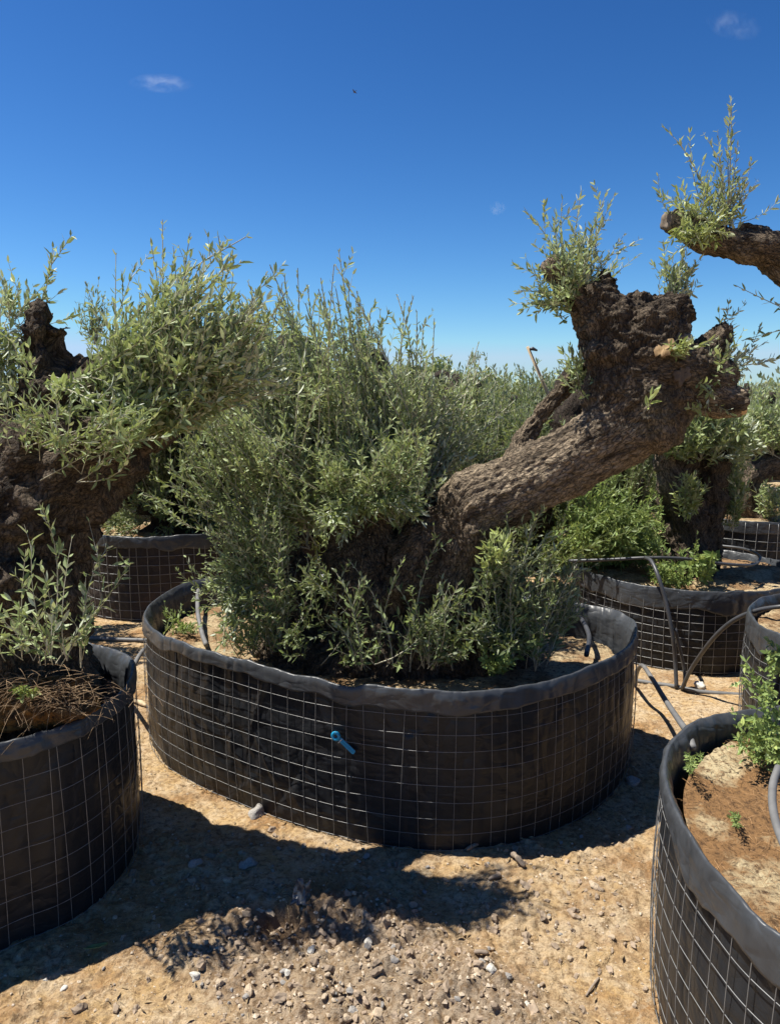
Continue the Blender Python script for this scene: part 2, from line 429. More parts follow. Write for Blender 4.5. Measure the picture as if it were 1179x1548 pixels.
    wmask = .03+1.5*sstep(fbm(cyc(2.2, 21), 2), .05, .55)
    wk = lambda dz, k: (.0030*ridge(np.stack([np.cos(th)*per*3.2+dz*5, np.sin(th)*per*3.2, dz*5+seed], 1), 1)+.006*ridge(np.stack([np.cos(th)*per*2.4, np.sin(th)*per*2.4, dz*9+seed], 1), 2)+.004*fbm(np.stack([np.cos(th)*per*1.1, np.sin(th)*per*1.1, dz*5+seed+3], 1), 3))*k
    for pz, po in prof:
        z = top+pz*bl
        k = min(1., -pz*2.2)*1.0
        o = off0+po+((wk(z, k)*wmask*.45+np.maximum(tb(z), -.004)*min(1, .35+k)+.003*k) if detail else 0)
        Vs.append(np.column_stack([C+N*o[:, None], z+.0*th]))
    for dz in (.03, .06, .10, .16, soil+.08):
        z = top-dz; o = off0-.0045-.2*min(dz, .06)-.014*np.abs(fbm(np.stack([np.cos(th)*per*1.8, np.sin(th)*per*1.8, z*3+seed], 1), 3))-.05*dz
        Vs.append(np.column_stack([C+N*o[:, None], z]))
    child(root, 'folded_rim', raw_mesh('folded_rim', np.vstack(Vs), quads=grid_loop(len(Vs), n), mat=RIM))
    # soil
    rr = np.concatenate([np.linspace(0.02, .955, 34)])
    Vs = [np.array([[cen[0], cen[1], H-soil+mound]])]; 
    for r in rr:
        xy = cen+(C-N*.02-cen)*r
        P = np.column_stack([xy, np.full(n, seed)])
        z = H-soil+mound*(1-r*r)+.012*fbm(P*5, 3)+(.008*np.clip(1-worley(P*[26, 26, 1])[0]*1.3, 0, 1)+.004*fbm(P*45, 2) if detail else 0)
        Vs.append(np.column_stack([xy, z]))
    V = np.vstack(Vs); q = grid_loop(len(rr), n)+1
    tr = np.stack([np.zeros(n, int), 1+np.arange(n), 1+(np.arange(n)+1) % n], 1)
    child(root, 'soil', raw_mesh('soil', V, quads=q, tris=tr, mat=soilmat or SOIL))
    return root, C, N

cen_out = [(-1.12, 3.33), (-1.0, 3.10), (-.83, 2.93), (-.63, 2.78), (-.40, 2.635), (-.2, 2.535), (-.02, 2.475), (.14, 2.445), (.29, 2.44), (.45, 2.475), (.61, 2.56), (.79, 2.71), (.95, 2.90), (1.045, 3.09), (1.075, 3.24), (1.03, 3.39),
           (.90, 3.50), (.6, 3.72), (.2, 3.95), (-.3, 4.12), (-.75, 4.14), (-1.02, 4.0), (-1.13, 3.82), (-1.15, 3.58)]
PC, CC, NC = planter('large oval black planter holding the leaning olive, blue tag on its mesh', cen_out, .61, 1, n=1000, soil=.15, dents=[(-.17, 2.5, .09, .022), (-.35, 2.6, .12, .012)], band=.066,
                     bandlift=lambda C: .85+.25*sstep(C[:, 0], -.3, .1))
def circ(cx, cy, r, k=14, e=.03, sq=1.0):
    return [(cx+r*(1+e*math.sin(2*a+cx))*math.cos(a), cy+sq*r*math.sin(a)*(1+e*math.cos(3*a))) for a in np.arange(k)*2*math.pi/k]
left_out = [(-1.2, 1.90), (-1.08, 1.99), (-.975, 2.09), (-.915, 2.23), (-.895, 2.42), (-.95, 2.63), (-1.04, 2.74), (-1.13, 2.795), (-1.35, 2.9), (-1.65, 2.88), (-1.9, 2.72), (-2.02, 2.42), (-1.93, 2.1), (-1.7, 1.9), (-1.45, 1.82)]
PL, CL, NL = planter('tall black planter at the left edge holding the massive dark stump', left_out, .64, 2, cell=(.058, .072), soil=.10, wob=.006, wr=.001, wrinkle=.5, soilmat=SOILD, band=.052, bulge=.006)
right_out = [(.73, 1.28), (.70, 1.42), (.69, 1.64), (.74, 1.88), (.87, 2.10), (1.05, 2.245), (1.28, 2.30), (1.6, 2.24), (1.85, 2.0), (1.95, 1.6), (1.82, 1.15), (1.45, .93), (1.05, .95), (.83, 1.1)]
PR, CR, NR = planter('nearest black planter at lower right, open strawy soil and no trunk', right_out, .61, 3, n=900, cell=(.06, .066), soil=.085, soilmat=SOILR, wob=.008, wr=.0012, band=.13,
                     bandlift=lambda C: .3+.6*(1-sstep(C[:, 1], 1.45, 1.85)))
rb_out = circ(1.95, 4.85, .70)
PRB, CRB, NRB = planter('round black planter with a pipe bent over its rim, right of the big one', rb_out, .50, 4, n=320, soil=.05, wob=.006, cell=(.066, .05), wr=.0016, band=.12)
rm_out = circ(2.22, 3.2, .56)
PRM, CRM, NRM = planter('black planter cut off by the right edge, behind the nearest one', rm_out, .60, 5, n=320, soil=.06, wob=.008, wr=.0013)
lb_out = circ(-1.72, 5.95, .74)
PLB, CLB, NLB = planter('black and brown planter behind the gap left of the big one', lb_out, .62, 6, n=320, soil=.1, wob=.008, linermat=LINERB, wr=.0021, cell=(.075, .066))
ll_out = circ(-1.78, 8.0, .75)
PLL, CLL, NLL = planter('distant grey planter glimpsed through leaves beyond the brown one', ll_out, .62, 7, n=200, rows=20, soil=.08, wob=.01, wr=.003, cell=(.09, .09), detail=False)
fr_out = circ(3.25, 6.65, .70)
PFR, CFR, NFR = planter('far black planter at the right edge under the bent trunk', fr_out, .60, 8, n=240, rows=24, soil=.06, wob=.008, wr=.0024, cell=(.08, .07), detail=False)
fr2 = circ(4.45, 8.4, .72)
PFR2, _, _ = planter('farthest visible planter on the right, pale wire catching the sun', fr2, .66, 9, n=200, rows=20, soil=.08, wob=.008, wr=.003, cell=(.09, .08), detail=False)

# ------------------------------------------------------------------ trunks
def chain_mesh(chains):
    """chains: list of (pts[(px,py,Y,rpx)], burl, flat) -> closed tubes and sampled skeleton"""
    mb = MB(); S = []
    for pts, burl_shade, flat in chains:
        W = np.array([np.append(at(px, py, Yv), r*Yv/F) for px, py, Yv, r in pts])
        L = np.sum(np.linalg.norm(np.diff(W[:, :3], axis=0), axis=1))
        n = max(6, int(L/.035)); C = catmull(W, n)
        P, r = C[:, :3], np.maximum(C[:, 3], .006)
        T, N, B = frames(P)
        # rounded ends
        e0 = [(-.9, .45), (-.6, .8), (-.25, .97)]; PP = []; RR = []
        for a, b in e0: PP.append(P[0]+T[0]*a*r[0]); RR.append(r[0]*b)
        PP += list(P); RR += list(r)
        if flat: PP.append(P[-1]+T[-1]*.004); RR.append(r[-1]*.93)
        else:
            for a, b in e0[::-1]: PP.append(P[-1]-T[-1]*a*r[-1]); RR.append(r[-1]*b)
        V, q, f = tube(np.array(PP), np.array(RR), 18)
        mb.add(V, q, f)
        s = np.concatenate([[0], np.cumsum(np.linalg.norm(np.diff(P, axis=0), axis=1))])
        S.append((P, r, T, N, B, s, np.full(n, burl_shade)))
    K = [np.concatenate([x[k] for x in S]) for k in range(7)]
    return mb, K
def trunk(name, root, chains, mat, vox=.008, amp=1.0, seed=0, pits=()):
    mb, (P, r, T, N, B, s, burl_shade) = chain_mesh(chains)
    me0 = mb.mesh('tmp', None); o = link('tmp', me0)
    md = o.modifiers.new('r', 'REMESH'); md.mode = 'VOXEL'; md.voxel_size = vox; md.use_smooth_shade = True
    sm = o.modifiers.new('s', 'SMOOTH'); sm.iterations = 5
    dg = bpy.context.evaluated_depsgraph_get()
    me = bpy.data.meshes.new_from_object(o.evaluated_get(dg)); bpy.data.objects.remove(o)
    n = len(me.vertices); V = np.empty(n*3, np.float32); me.vertices.foreach_get('co', V); V = V.reshape(-1, 3).astype(float)
    Nn = np.empty(n*3, np.float32); me.vertex_normals.foreach_get('vector', Nn); Nn = Nn.reshape(-1, 3).astype(float)
    bk = np.zeros((n, 3)); bu = np.zeros(n)
    for a in range(0, n, 4000):
        v = V[a:a+4000]; d = np.linalg.norm(v[:, None]-P[None], axis=2)/(r[None]+.02); k = np.argmin(d, 1)
        w = np.exp(-6*(d-d.min(1)[:, None])); w /= w.sum(1)[:, None]
        x = v-P[k]; bk[a:a+4000] = np.stack([np.sum(x*N[k], 1), np.sum(x*B[k], 1), s[k]+np.sum(x*T[k], 1)], 1)+k[:, None]*0
        bu[a:a+4000] = w@burl_shade
    A = V+seed*5.3
    AW = A+.03*np.stack([fbm(A*9+1, 2), fbm(A*9+5, 2), fbm(A*9+8, 2)], 1)
    crumb = fbm(AW*15, 5, .68)
    lump = fbm(A*4.2, 3); med = fbm(A*11, 3)
    d1, d2 = worley(A*17); cells = np.clip(d2-d1, 0, .5)
    bkA = bk*[1, 1, .22]
    rid = ridge(bkA*34+fbm(A*9, 2)[:, None]*.5, 3)
    c1, c2 = worley(bk*[46, 46, 15]); plates = np.clip((c2-c1)*2, 0, .6)
    rough = ridge(A*24, 3)
    cav = np.clip(fbm(A*6+40, 2)-.35, 0, .6)
    disp = amp*(.030*lump*(.35+bu)+.011*med*(.4+bu)+(1-np.clip(bu, 0, 1))*(.0085*rid+.0085*plates-.0045)+np.clip(bu, 0, 1)*(.009*ridge(AW*22, 3)+.013*cells-.10*cav*bu+.017*crumb+.006*fbm(AW*70, 3))+.004*fbm(A*60, 2))
    for (px, py, Yv, rp, dep) in pits:
        c = at(px, py, Yv); g = np.exp(-(np.linalg.norm(V-c, axis=1)/(rp*Yv/F))**4); disp -= dep*g
    V = V+Nn*disp[:, None]
    me.vertices.foreach_set('co', V.astype(np.float32).ravel())
    attr(me, 'bark', 'FLOAT_VECTOR', 'POINT', bk); attr(me, 'burl_shade', 'FLOAT', 'POINT', np.clip(bu, 0, 1))
    me.polygons.foreach_set('use_smooth', np.ones(len(me.polygons), bool))
    me.materials.clear(); me.materials.append(mat); me.update()
    return child(root, name, me)
def snap(root, px, py, Y):
    tr = [c for c in root.children if c.name.startswith('trunk')][0]; me = tr.data
    v = np.empty(len(me.vertices)*3, np.float32); me.vertices.foreach_get('co', v); v = v.reshape(-1, 3)+np.array(root.location)
    d = at(px, py, 1.)-[0, 0, EYE]; d /= np.linalg.norm(d); w = v-[0, 0, EYE]; t = w@d; off = np.linalg.norm(w-t[:, None]*d, axis=1)
    k = off < .012
    return at(px, py, 1.)*0+np.array([0, 0, EYE])+d*np.min(t[k]) if k.any() else at(px, py, Y)
def disc(name, root, px, py, Y, rpx, nrm, mat, seed=0, thick=.012, ring=True, squash=1., on=False, jag=.004):
    c = snap(root, px, py, Y) if on else at(px, py, Y); r = rpx*Y/F; nv = np.array(nrm, float); nv /= np.linalg.norm(nv)
    a = np.cross(nv, [0, 0, 1.]); a /= np.linalg.norm(a); b = np.cross(nv, a)
    th = np.arange(24)*2*math.pi/24; V = []
    rv = 1+(.5 if on else .16)*fbm(np.stack([np.cos(th)*(3 if on else 2), np.sin(th)*(3 if on else 2), th*0+seed], 1), 3)
    for rr, h in ((1.06, -thick*3), (1.0, 0), (.93, thick), (.6, thick*1.2), (.3, thick*.9)):
        V.append(c+nv*h+r*rr*(np.cos(th)*rv)[:, None]*a+r*rr*squash*(np.sin(th)*rv)[:, None]*b)
    V = np.vstack(V); V = V+nv*(jag*fbm(V*60, 3))[:, None]
    return child(root, name, raw_mesh(name, V, [list(range(96, 120))], grid_loop(5, 24), None, mat))

# ------------------------------------------------------------------ foliage
def curves_leaves(C3, L, rng, leaf, spacing, start, wid, droop=.16):
    """C3: (n,3,3) bezier control points; returns leaf verts, quads, var"""
    n = len(C3); cnt = np.maximum(2, (L*(1-start)/spacing).astype(int))
    idx = np.repeat(np.arange(n), cnt); k = np.arange(len(idx))-np.repeat(np.cumsum(cnt)-cnt, cnt)
    t = start+(1-start)*(k+.5+.25*rng.standard_normal(len(k)))/cnt[idx]; t = np.clip(t, start, 1)
    idx = np.repeat(idx, 2); t = np.repeat(t, 2); k = np.repeat(k, 2); side = np.tile([0., math.pi], len(idx)//2)
    m = len(idx); t_ = t[:, None]; c0, c1, c2 = C3[idx, 0], C3[idx, 1], C3[idx, 2]
    p = (1-t_)**2*c0+2*t_*(1-t_)*c1+t_**2*c2
    T = 2*(1-t_)*(c1-c0)+2*t_*(c2-c1); T /= np.linalg.norm(T, axis=1)[:, None]+1e-9
    ref = np.where(np.abs(T[:, 2:3]) < .9, np.array([[0, 0, 1.]]), np.array([[1., 0, 0]]))
    U = np.cross(T, ref); U /= np.linalg.norm(U, axis=1)[:, None]; W = np.cross(T, U)
    ph = side+(k % 2)*math.pi/2+np.repeat(rng.uniform(0, 6.28, n), cnt*2)+.35*rng.standard_normal(m)
    S = np.cos(ph)[:, None]*U+np.sin(ph)[:, None]*W
    ang = np.radians(np.clip(58-28*t+17*rng.standard_normal(m), 8, 100))[:, None]
    D = T*np.cos(ang)+S*np.sin(ang); D[:, 2] += .12*rng.standard_normal(m); D /= np.linalg.norm(D, axis=1)[:, None]
    Nm = T-D*np.sum(T*D, 1)[:, None]+.25*rng.standard_normal((m, 3)); Nm -= D*np.sum(Nm*D, 1)[:, None]; Nm /= np.linalg.norm(Nm, axis=1)[:, None]+1e-9
    X = np.cross(D, Nm)
    l = (leaf*np.clip(1+.25*rng.standard_normal(m), .45, 1.38)*(1-.45*np.clip((t-.75)/.25, 0, 1)**2))[:, None]; w = l*wid*(.85+.3*rng.random(m))[:, None]
    b = Nm*l*.03; cur = Nm*l*(droop*rng.standard_normal(m))[:, None]
    V = np.stack([p, p+D*l*.32+X*w*.5+b, p+D*l*.68+X*w*.42+b-cur*.4, p+D*l-cur, p+D*l*.68-X*w*.42+b-cur*.4, p+D*l*.32-X*w*.5+b], 1).reshape(-1, 3)
    a = np.arange(m)[:, None]*6
    q = np.concatenate([a+np.array([[0, 1, 2, 3]]), a+np.array([[0, 3, 4, 5]])])
    var = np.clip(rng.random(m)*.88+.16*(t > .78)*rng.random(m), 0, 1); var = np.concatenate([var, var])
    return V, q, var
def bez_tubes(C3, r0, K=7, sides=3):
    n = len(C3); t = np.linspace(0, 1, K)[None, :, None]
    P = (1-t)**2*C3[:, None, 0]+2*t*(1-t)*C3[:, None, 1]+t**2*C3[:, None, 2]
    T = np.gradient(P, axis=1); T /= np.linalg.norm(T, axis=2)[:, :, None]+1e-9
    ref = np.where(np.abs(T[:, :1, 2:3]) < .9, np.array([[[0, 0, 1.]]]), np.array([[[1., 0, 0]]]))
    U = np.cross(T, np.broadcast_to(ref, T.shape)); U /= np.linalg.norm(U, axis=2)[:, :, None]+1e-9; W = np.cross(T, U)
    r = (r0[:, None]*np.linspace(1, .35, K)[None])[:, :, None, None]
    a = np.arange(sides)*2*math.pi/sides
    V = P[:, :, None]+r*(np.cos(a)[None, None, :, None]*U[:, :, None]+np.sin(a)[None, None, :, None]*W[:, :, None])
    i = np.arange(n)[:, None, None]*K*sides; k = np.arange(K-1)[None, :, None]*sides; j = np.arange(sides)[None, None]; j2 = (j+1) % sides
    q = np.stack([i+k+j, i+k+j2, i+k+sides+j2, i+k+sides+j], -1).reshape(-1, 4)
    return V.reshape(-1, 3), q
def leafy(root, B, Tp, seed, leaf=.031, spacing=.020, lat=3, latlen=(.07, .2), mat=None, twig=None, tr=.0028, start=.15, wid=.29,
          arch=(.62, .36), wobble=.11, name='foliage', K=7, latstart=.25, outname='twigs'):
    rng = np.random.default_rng(seed); n = len(B)
    d = Tp-B; L = np.linalg.norm(d, axis=1)
    av = np.clip(.25*rng.standard_normal(n), -.35, .35); ctrl = B+np.stack([d[:, 0]*(arch[0]-av*.6), d[:, 1]*(arch[0]-av*.6), d[:, 2]*(arch[1]+av*.6)], 1)+rng.normal(0, 1, (n, 3))*(L*wobble)[:, None]
    C3 = np.stack([B, ctrl, Tp], 1)
    sets = [(C3, L, start)]; tubes = [bez_tubes(C3, tr*np.clip(L/.4, .6, 2.2), K)]
    if lat:
        cn = np.maximum(0, rng.poisson(lat*np.clip(L/.4, .2, 2.5))); ix = np.repeat(np.arange(n), cn); m = len(ix)
        if m:
            t = rng.uniform(latstart, .93, m)[:, None]
            p = (1-t)**2*C3[ix, 0]+2*t*(1-t)*C3[ix, 1]+t**2*C3[ix, 2]
            T = 2*(1-t)*(C3[ix, 1]-C3[ix, 0])+2*t*(C3[ix, 2]-C3[ix, 1]); T /= np.linalg.norm(T, axis=1)[:, None]+1e-9
            g = rng.standard_normal((m, 3)); g -= T*np.sum(g*T, 1)[:, None]; g /= np.linalg.norm(g, axis=1)[:, None]
            D = T*.75+g*.75; D[:, 2] += .22; D /= np.linalg.norm(D, axis=1)[:, None]
            l = rng.uniform(latlen[0], latlen[1], m)*(1.15-.6*t[:, 0]); e = p+D*l[:, None]; e[:, 2] += .12*l
            c2 = p+D*(l*.5)[:, None]
            CL3 = np.stack([p, c2, e], 1); sets.append((CL3, l, .12)); tubes.append(bez_tubes(CL3, np.full(m, tr*.55), 4))
    V = []; Q = []; A = []; nv = 0
    for c, l, st in sets:
        v, q, a = curves_leaves(c, l, rng, leaf, spacing, st, wid)
        V.append(v); Q.append(q[:len(q)//2]+nv); Q.append(q[len(q)//2:]+nv); A.append(a); nv += len(v)
    me = raw_mesh(name, np.vstack(V), quads=np.vstack(Q), mat=mat or LEAF, smooth=False)
    attr(me, 'var', 'FLOAT', 'FACE', np.concatenate(A))
    fo = child(root, name, me)
    V = []; Q = []; nv = 0
    for v, q in tubes: V.append(v); Q.append(q+nv); nv += len(v)
    child(fo, outname, raw_mesh(outname, np.vstack(V), quads=np.vstack(Q), mat=twig or TWIG))
    return fo
def ell(rng, spec, n):
    px, py, Y, rx, ry, rY = spec
    g = rng.standard_normal((n, 3)); g /= np.linalg.norm(g, axis=1)[:, None]; g *= (rng.random(n)**(1/2.4))[:, None]
    return np.array([at(px+a*rx, py+b*ry, Y+c*rY) for a, b, c in g])
def fan(root, n, base, tips, seed, peaks=(), sprays=0, pull=.55, **kw):
    """shoots from a base ellipsoid to tips spread over weighted ellipsoids, pixel-sized on the photo"""
    rng = np.random.default_rng(seed)
    w = np.array([t[6] if len(t) > 6 else 1. for t in tips]); w = w/w.sum(); Tp = []; 
    for t, c in zip(tips, rng.multinomial(n, w)):
        if c: Tp.append(ell(rng, t[:6], c))
    Tp = [np.vstack(Tp)]
    if sprays:
        A = Tp[0]; k = rng.choice(len(A), min(sprays, len(A)), replace=False); Cn = A[k]
        j = np.argmin(np.linalg.norm(A[:, None]-Cn[None], axis=2), 1)
        A = Cn[j]+(A-Cn[j])*(1-pull); bc_ = np.mean([at(*b[:3]) for b in (base if isinstance(base[0], (tuple, list)) else [base])], 0)
        A = bc_+(A-bc_)*(1+.10*rng.standard_normal(len(A)))[:, None]; Tp = [A]
    Tp = np.vstack(Tp+[np.array([at(*p)]) for p in peaks]) if len(peaks) else Tp[0]
    bases = base if isinstance(base[0], (tuple, list)) else [base]
    # each tip grows from the nearest of a few random bases
    Bc = np.vstack([ell(rng, b, 40) for b in bases])
    Bs = []
    for p in Tp:
        c = Bc[rng.integers(0, len(Bc), 4)]
        dd = np.linalg.norm(c-p, axis=1); Bs.append(c[np.argmin(dd)])
    return leafy(root, np.array(Bs), Tp, seed+1, **kw)

# ---- the big leaning olive
bx = at(600, 1000, 3.15)
TA = thing('olive_tree', 'old olive with thick trunk leaning right to a knobbly sawn head', 'tree', (bx[0], bx[1], .5))
trunk('trunk', TA, [
    ([(702, 1010, 3.08, 74), (698, 920, 3.08, 66), (702, 840, 3.05, 62), (712, 780, 3.03, 58)], .9, False),  # lower column: high value paints its shade into the bark colour
    ([(704, 850, 3.05, 58), (712, 774, 3.02, 61), (765, 744, 3.01, 56), (816, 718, 3.0, 51), (872, 690, 3.0, 51), (926, 650, 3.0, 61), (968, 595, 3.0, 78)], .12, False),
    ([(972, 610, 3.0, 76), (962, 560, 3.0, 76), (956, 500, 3.0, 65)], .95, False),
    ([(915, 620, 3.0, 38), (918, 570, 2.98, 40), (922, 500, 2.98, 44)], .9, False),
    ([(1000, 590, 2.96, 60), (1000, 540, 2.97, 48), (1010, 490, 3.0, 34)], .9, False),
    ([(950, 510, 3.0, 62), (985, 486, 3.02, 48), (1016, 474, 3.02, 36)], 1.0, False),
    ([(925, 500, 3.0, 46), (914, 460, 3.0, 36), (922, 430, 3.0, 27)], .9, False),
    ([(975, 565, 2.98, 74), (1028, 568, 2.98, 58), (1074, 572, 3.0, 36)], .5, False),
    ([(1050, 545, 3.0, 36), (1075, 520, 3.02, 22), (1087, 502, 3.04, 12)], .9, False),
    ([(1050, 590, 2.98, 34), (1090, 604, 2.96, 24), (1122, 608, 2.95, 21)], .1, True),
    ([(905, 505, 3.0, 34), (872, 458, 3.0, 19), (850, 425, 3.0, 14), (832, 396, 3.0, 13)], .25, True),
    ([(905, 555, 3.08, 24), (868, 575, 3.12, 18), (836, 606, 3.15, 16), (806, 645, 3.18, 16), (788, 672, 3.14, 18), (772, 708, 3.08, 22)], .35, False),
    ([(560, 1020, 3.12, 92), (560, 910, 3.2, 72), (556, 820, 3.25, 56), (545, 745, 3.3, 42)], .8, False),  # stump base chains: bark also darkened here to stand for shade
    ([(450, 1010, 3.25, 72), (440, 910, 3.35, 46), (420, 830, 3.42, 32), (405, 770, 3.5, 24)], .7, False),
    ([(640, 1020, 3.12, 80), (640, 910, 3.14, 78), (668, 820, 3.08, 64)], .6, False),
    ([(770, 1000, 3.12, 40), (748, 930, 3.12, 44), (730, 850, 3.06, 52)], .5, False),
    ([(556, 820, 3.3, 44), (505, 720, 3.4, 28), (480, 640, 3.48, 22)], .5, True),
    ([(650, 830, 3.25, 44), (652, 730, 3.4, 26), (645, 660, 3.5, 20)], .5, True),
    ([(430, 850, 3.45, 30), (400, 720, 3.55, 22), (365, 620, 3.6, 18)], .5, True)],
    BARK, .0062, 1.0, 1, pits=[(672, 742, 2.87, 11, .04), (760, 940, 2.95, 26, .09), (600, 930, 2.95, 30, .08), (500, 960, 3.05, 34, .1), (905, 500, 2.85, 26, .05), (985, 505, 2.86, 12, .03), (1032, 566, 2.80, 11, .018)])
disc('cut_face', TA, 1123, 608, 2.95, 20, (1, -.45, -.02), CUT, 1)
disc('cut_face', TA, 831, 393, 3.0, 12, (-.45, -.1, .9), CUTOLD, 2, .006)
disc('broken_wood', TA, 1004, 524, 2.81, 10, (-.35, -.75, .55), CUTB, 3, .001, squash=1.5, on=True, jag=.008)
disc('broken_wood', TA, 1034, 508, 2.86, 13, (.3, -.6, .75), CUTOLD, 4, .003, squash=.7, on=True, jag=.01)
disc('knot', TA, 1030, 566, 2.8, 13, (.15, -.98, .1), mat_cutwood('dark_knot', (.05, .036, .026), (.11, .08, .056)), 9, .004, on=True)
# crown behind and left of the limb
main_tips = [(360, 500, 3.35, 60, 55, .2, 1.5), (330, 620, 3.2, 60, 90, .2, 1.6), (690, 600, 3.5, 60, 45, .2, 1.3), (500, 560, 3.35, 165, 110, .45, 5), (420, 500, 3.4, 90, 75, .3, 1.6), (480, 480, 3.3, 70, 55, .3, 1.5), (600, 560, 3.35, 80, 60, .3, 2.), (690, 640, 3.45, 60, 50, .2, .9), (400, 680, 3.1, 90, 100, .25, 2.6), (560, 690, 2.95, 110, 60, .15, 2.4)]
fan(TA, 440, [(480, 790, 3.35, 90, 60, .2), (610, 780, 3.3, 70, 60, .2)], main_tips, 11,
    peaks=[(512, 378, 3.3), (505, 400, 3.25), (430, 415, 3.4), (408, 400, 3.35), (465, 430, 3.4), (630, 470, 3.3), (612, 455, 3.4), (640, 490, 3.35), (580, 480, 3.4), (540, 440, 3.35), (450, 405, 3.5), (390, 440, 3.4), (600, 445, 3.35), (625, 447, 3.3), (350, 440, 3.3), (560, 470, 3.2), (485, 420, 3.3), (375, 425, 3.4), (655, 520, 3.4), (680, 540, 3.4)], lat=2.4, sprays=48, leaf=.032, wid=.29, spacing=.022, pull=.45)
fan(TA, 125, [(410, 900, 3.2, 50, 70, .12)], [(330, 850, 3.05, 50, 90, .15, 2), (400, 800, 3.0, 70, 60, .15, 2), (360, 930, 2.95, 50, 40, .1, 1)], 12, lat=2., mat=LEAF, sprays=16, leaf=.029)
fan(TA, 42, [(400, 990, 3.15, 50, 12, .12)], [(350, 910, 3.0, 50, 60, .14, 2), (420, 890, 2.95, 50, 70, .1, 1.5), (330, 960, 2.95, 30, 20, .08, .5)], 26, lat=1.8, mat=LEAF, sprays=14, leaf=.029, arch=(.4, .6))
fan(TA, 16, [(490, 930, 3.0, 70, 60, .05)], [(460, 860, 2.8, 60, 60, .1), (440, 960, 2.75, 50, 40, .06)], 27, lat=1.5, mat=LEAFK, sprays=12, leaf=.031)
fan(TA, 24, [(660, 1010, 2.85, 50, 12, .08)], [(660, 900, 2.75, 50, 70, .08, 2), (700, 960, 2.7, 40, 40, .05, 1)], 28, lat=1.5, mat=LEAFK, sprays=9, leaf=.031, arch=(.4, .6))
fan(TA, 60, [(560, 740, 3.2, 60, 30, .1)], [(600, 765, 2.9, 80, 15, .06), (500, 790, 2.95, 70, 40, .1)], 22, lat=1.6, mat=LEAF)
fan(TA, 24, [(560, 1010, 2.9, 120, 12, .12)], [(520, 900, 2.85, 50, 60, .1), (640, 910, 2.8, 70, 60, .1), (560, 990, 2.7, 70, 25, .06)], 13, peaks=[(665, 815, 2.85), (570, 955, 2.72), (612, 840, 2.8), (680, 880, 2.8), (530, 850, 2.9)], lat=1.4, mat=LEAFD, spacing=.022, arch=(.4, .6))
fan(TA, 95, [(790, 1000, 2.9, 70, 20, .12)], [(790, 890, 2.80, 80, 80, .12, 3), (715, 950, 2.72, 40, 50, .06, .6), (860, 880, 2.9, 35, 40, .12, 2), (780, 960, 2.75, 40, 40, .06, 1)], 14, peaks=[(765, 775, 2.85), (823, 770, 2.85), (805, 790, 2.85), (750, 820, 2.8), (880, 850, 2.9), (725, 800, 2.8), (860, 800, 2.85)], lat=1.9, mat=LEAFK, sprays=20, leaf=.031, arch=(.4, .6))
fan(TA, 26, [(740, 900, 2.84, 12, 25, .03)], [(752, 835, 2.78, 30, 45, .05)], 15, lat=1., mat=LEAFY, leaf=.036, arch=(.4, .6))
fan(TA, 26, [(400, 830, 3.2, 30, 40, .08)], [(270, 720, 3.0, 50, 70, .12), (300, 650, 3.05, 40, 50, .1)], 24, lat=1.4, mat=LEAFD, spacing=.022, leaf=.031, sprays=8)
# head shoots
fan(TA, 98, [(868, 470, 3.02, 16, 26, .05)], [(862, 400, 3.0, 46, 55, .16, 3), (830, 440, 2.98, 34, 30, .12, 1.2), (890, 380, 3.05, 30, 50, .12, 1)], 16,
    peaks=[(792, 318, 3.0), (850, 300, 3.0), (878, 286, 3.02), (917, 288, 3.02), (930, 292, 3.05), (945, 352, 3.05), (776, 400, 2.95), (785, 472, 2.95), (780, 440, 2.95), (965, 385, 3.1), (838, 330, 3.0), (900, 330, 3.05)], lat=1.4, spacing=.018, arch=(.75, .3), start=.1)
fan(TA, 34, [(1020, 455, 3.14, 34, 10, .04)], [(1022, 420, 3.16, 34, 34, .06)], 17, peaks=[(1002, 362, 3.15), (1012, 385, 3.15), (1050, 395, 3.15), (1040, 405, 3.15)], lat=1.2, spacing=.02)
fan(TA, 62, [(1075, 570, 3.0, 26, 30, .08)], [(1085, 550, 2.95, 40, 40, .12, 2), (1060, 600, 2.88, 24, 50, .04, 1.3), (1105, 540, 3.05, 30, 40, .1, 1)], 18,
    peaks=[(1128, 560, 3.0), (1104, 465, 3.05), (1108, 470, 3.05), (1140, 500, 3.1), (1130, 520, 3.0), (1160, 515, 3.1), (1176, 540, 3.1)], lat=1.2, mat=LEAF)
fan(TA, 16, [(1010, 540, 2.83, 8, 6, .01)], [(1035, 520, 2.76, 24, 12, .03)], 19, lat=.6, mat=LEAFY, spacing=.017)
fan(TA, 2, [(978, 622, 2.80, 2, 2, .005)], [(990, 585, 2.74, 4, 10, .01)], 20, lat=0, mat=LEAFY, leaf=.038)
fan(TA, 36, [(885, 590, 3.08, 14, 22, .04)], [(876, 550, 3.05, 24, 30, .08), (900, 580, 2.95, 14, 20, .04)], 21, peaks=[(848, 525, 3.1), (862, 515, 3.1), (840, 555, 3.1)], lat=1.2, leaf=.034, spacing=.018)

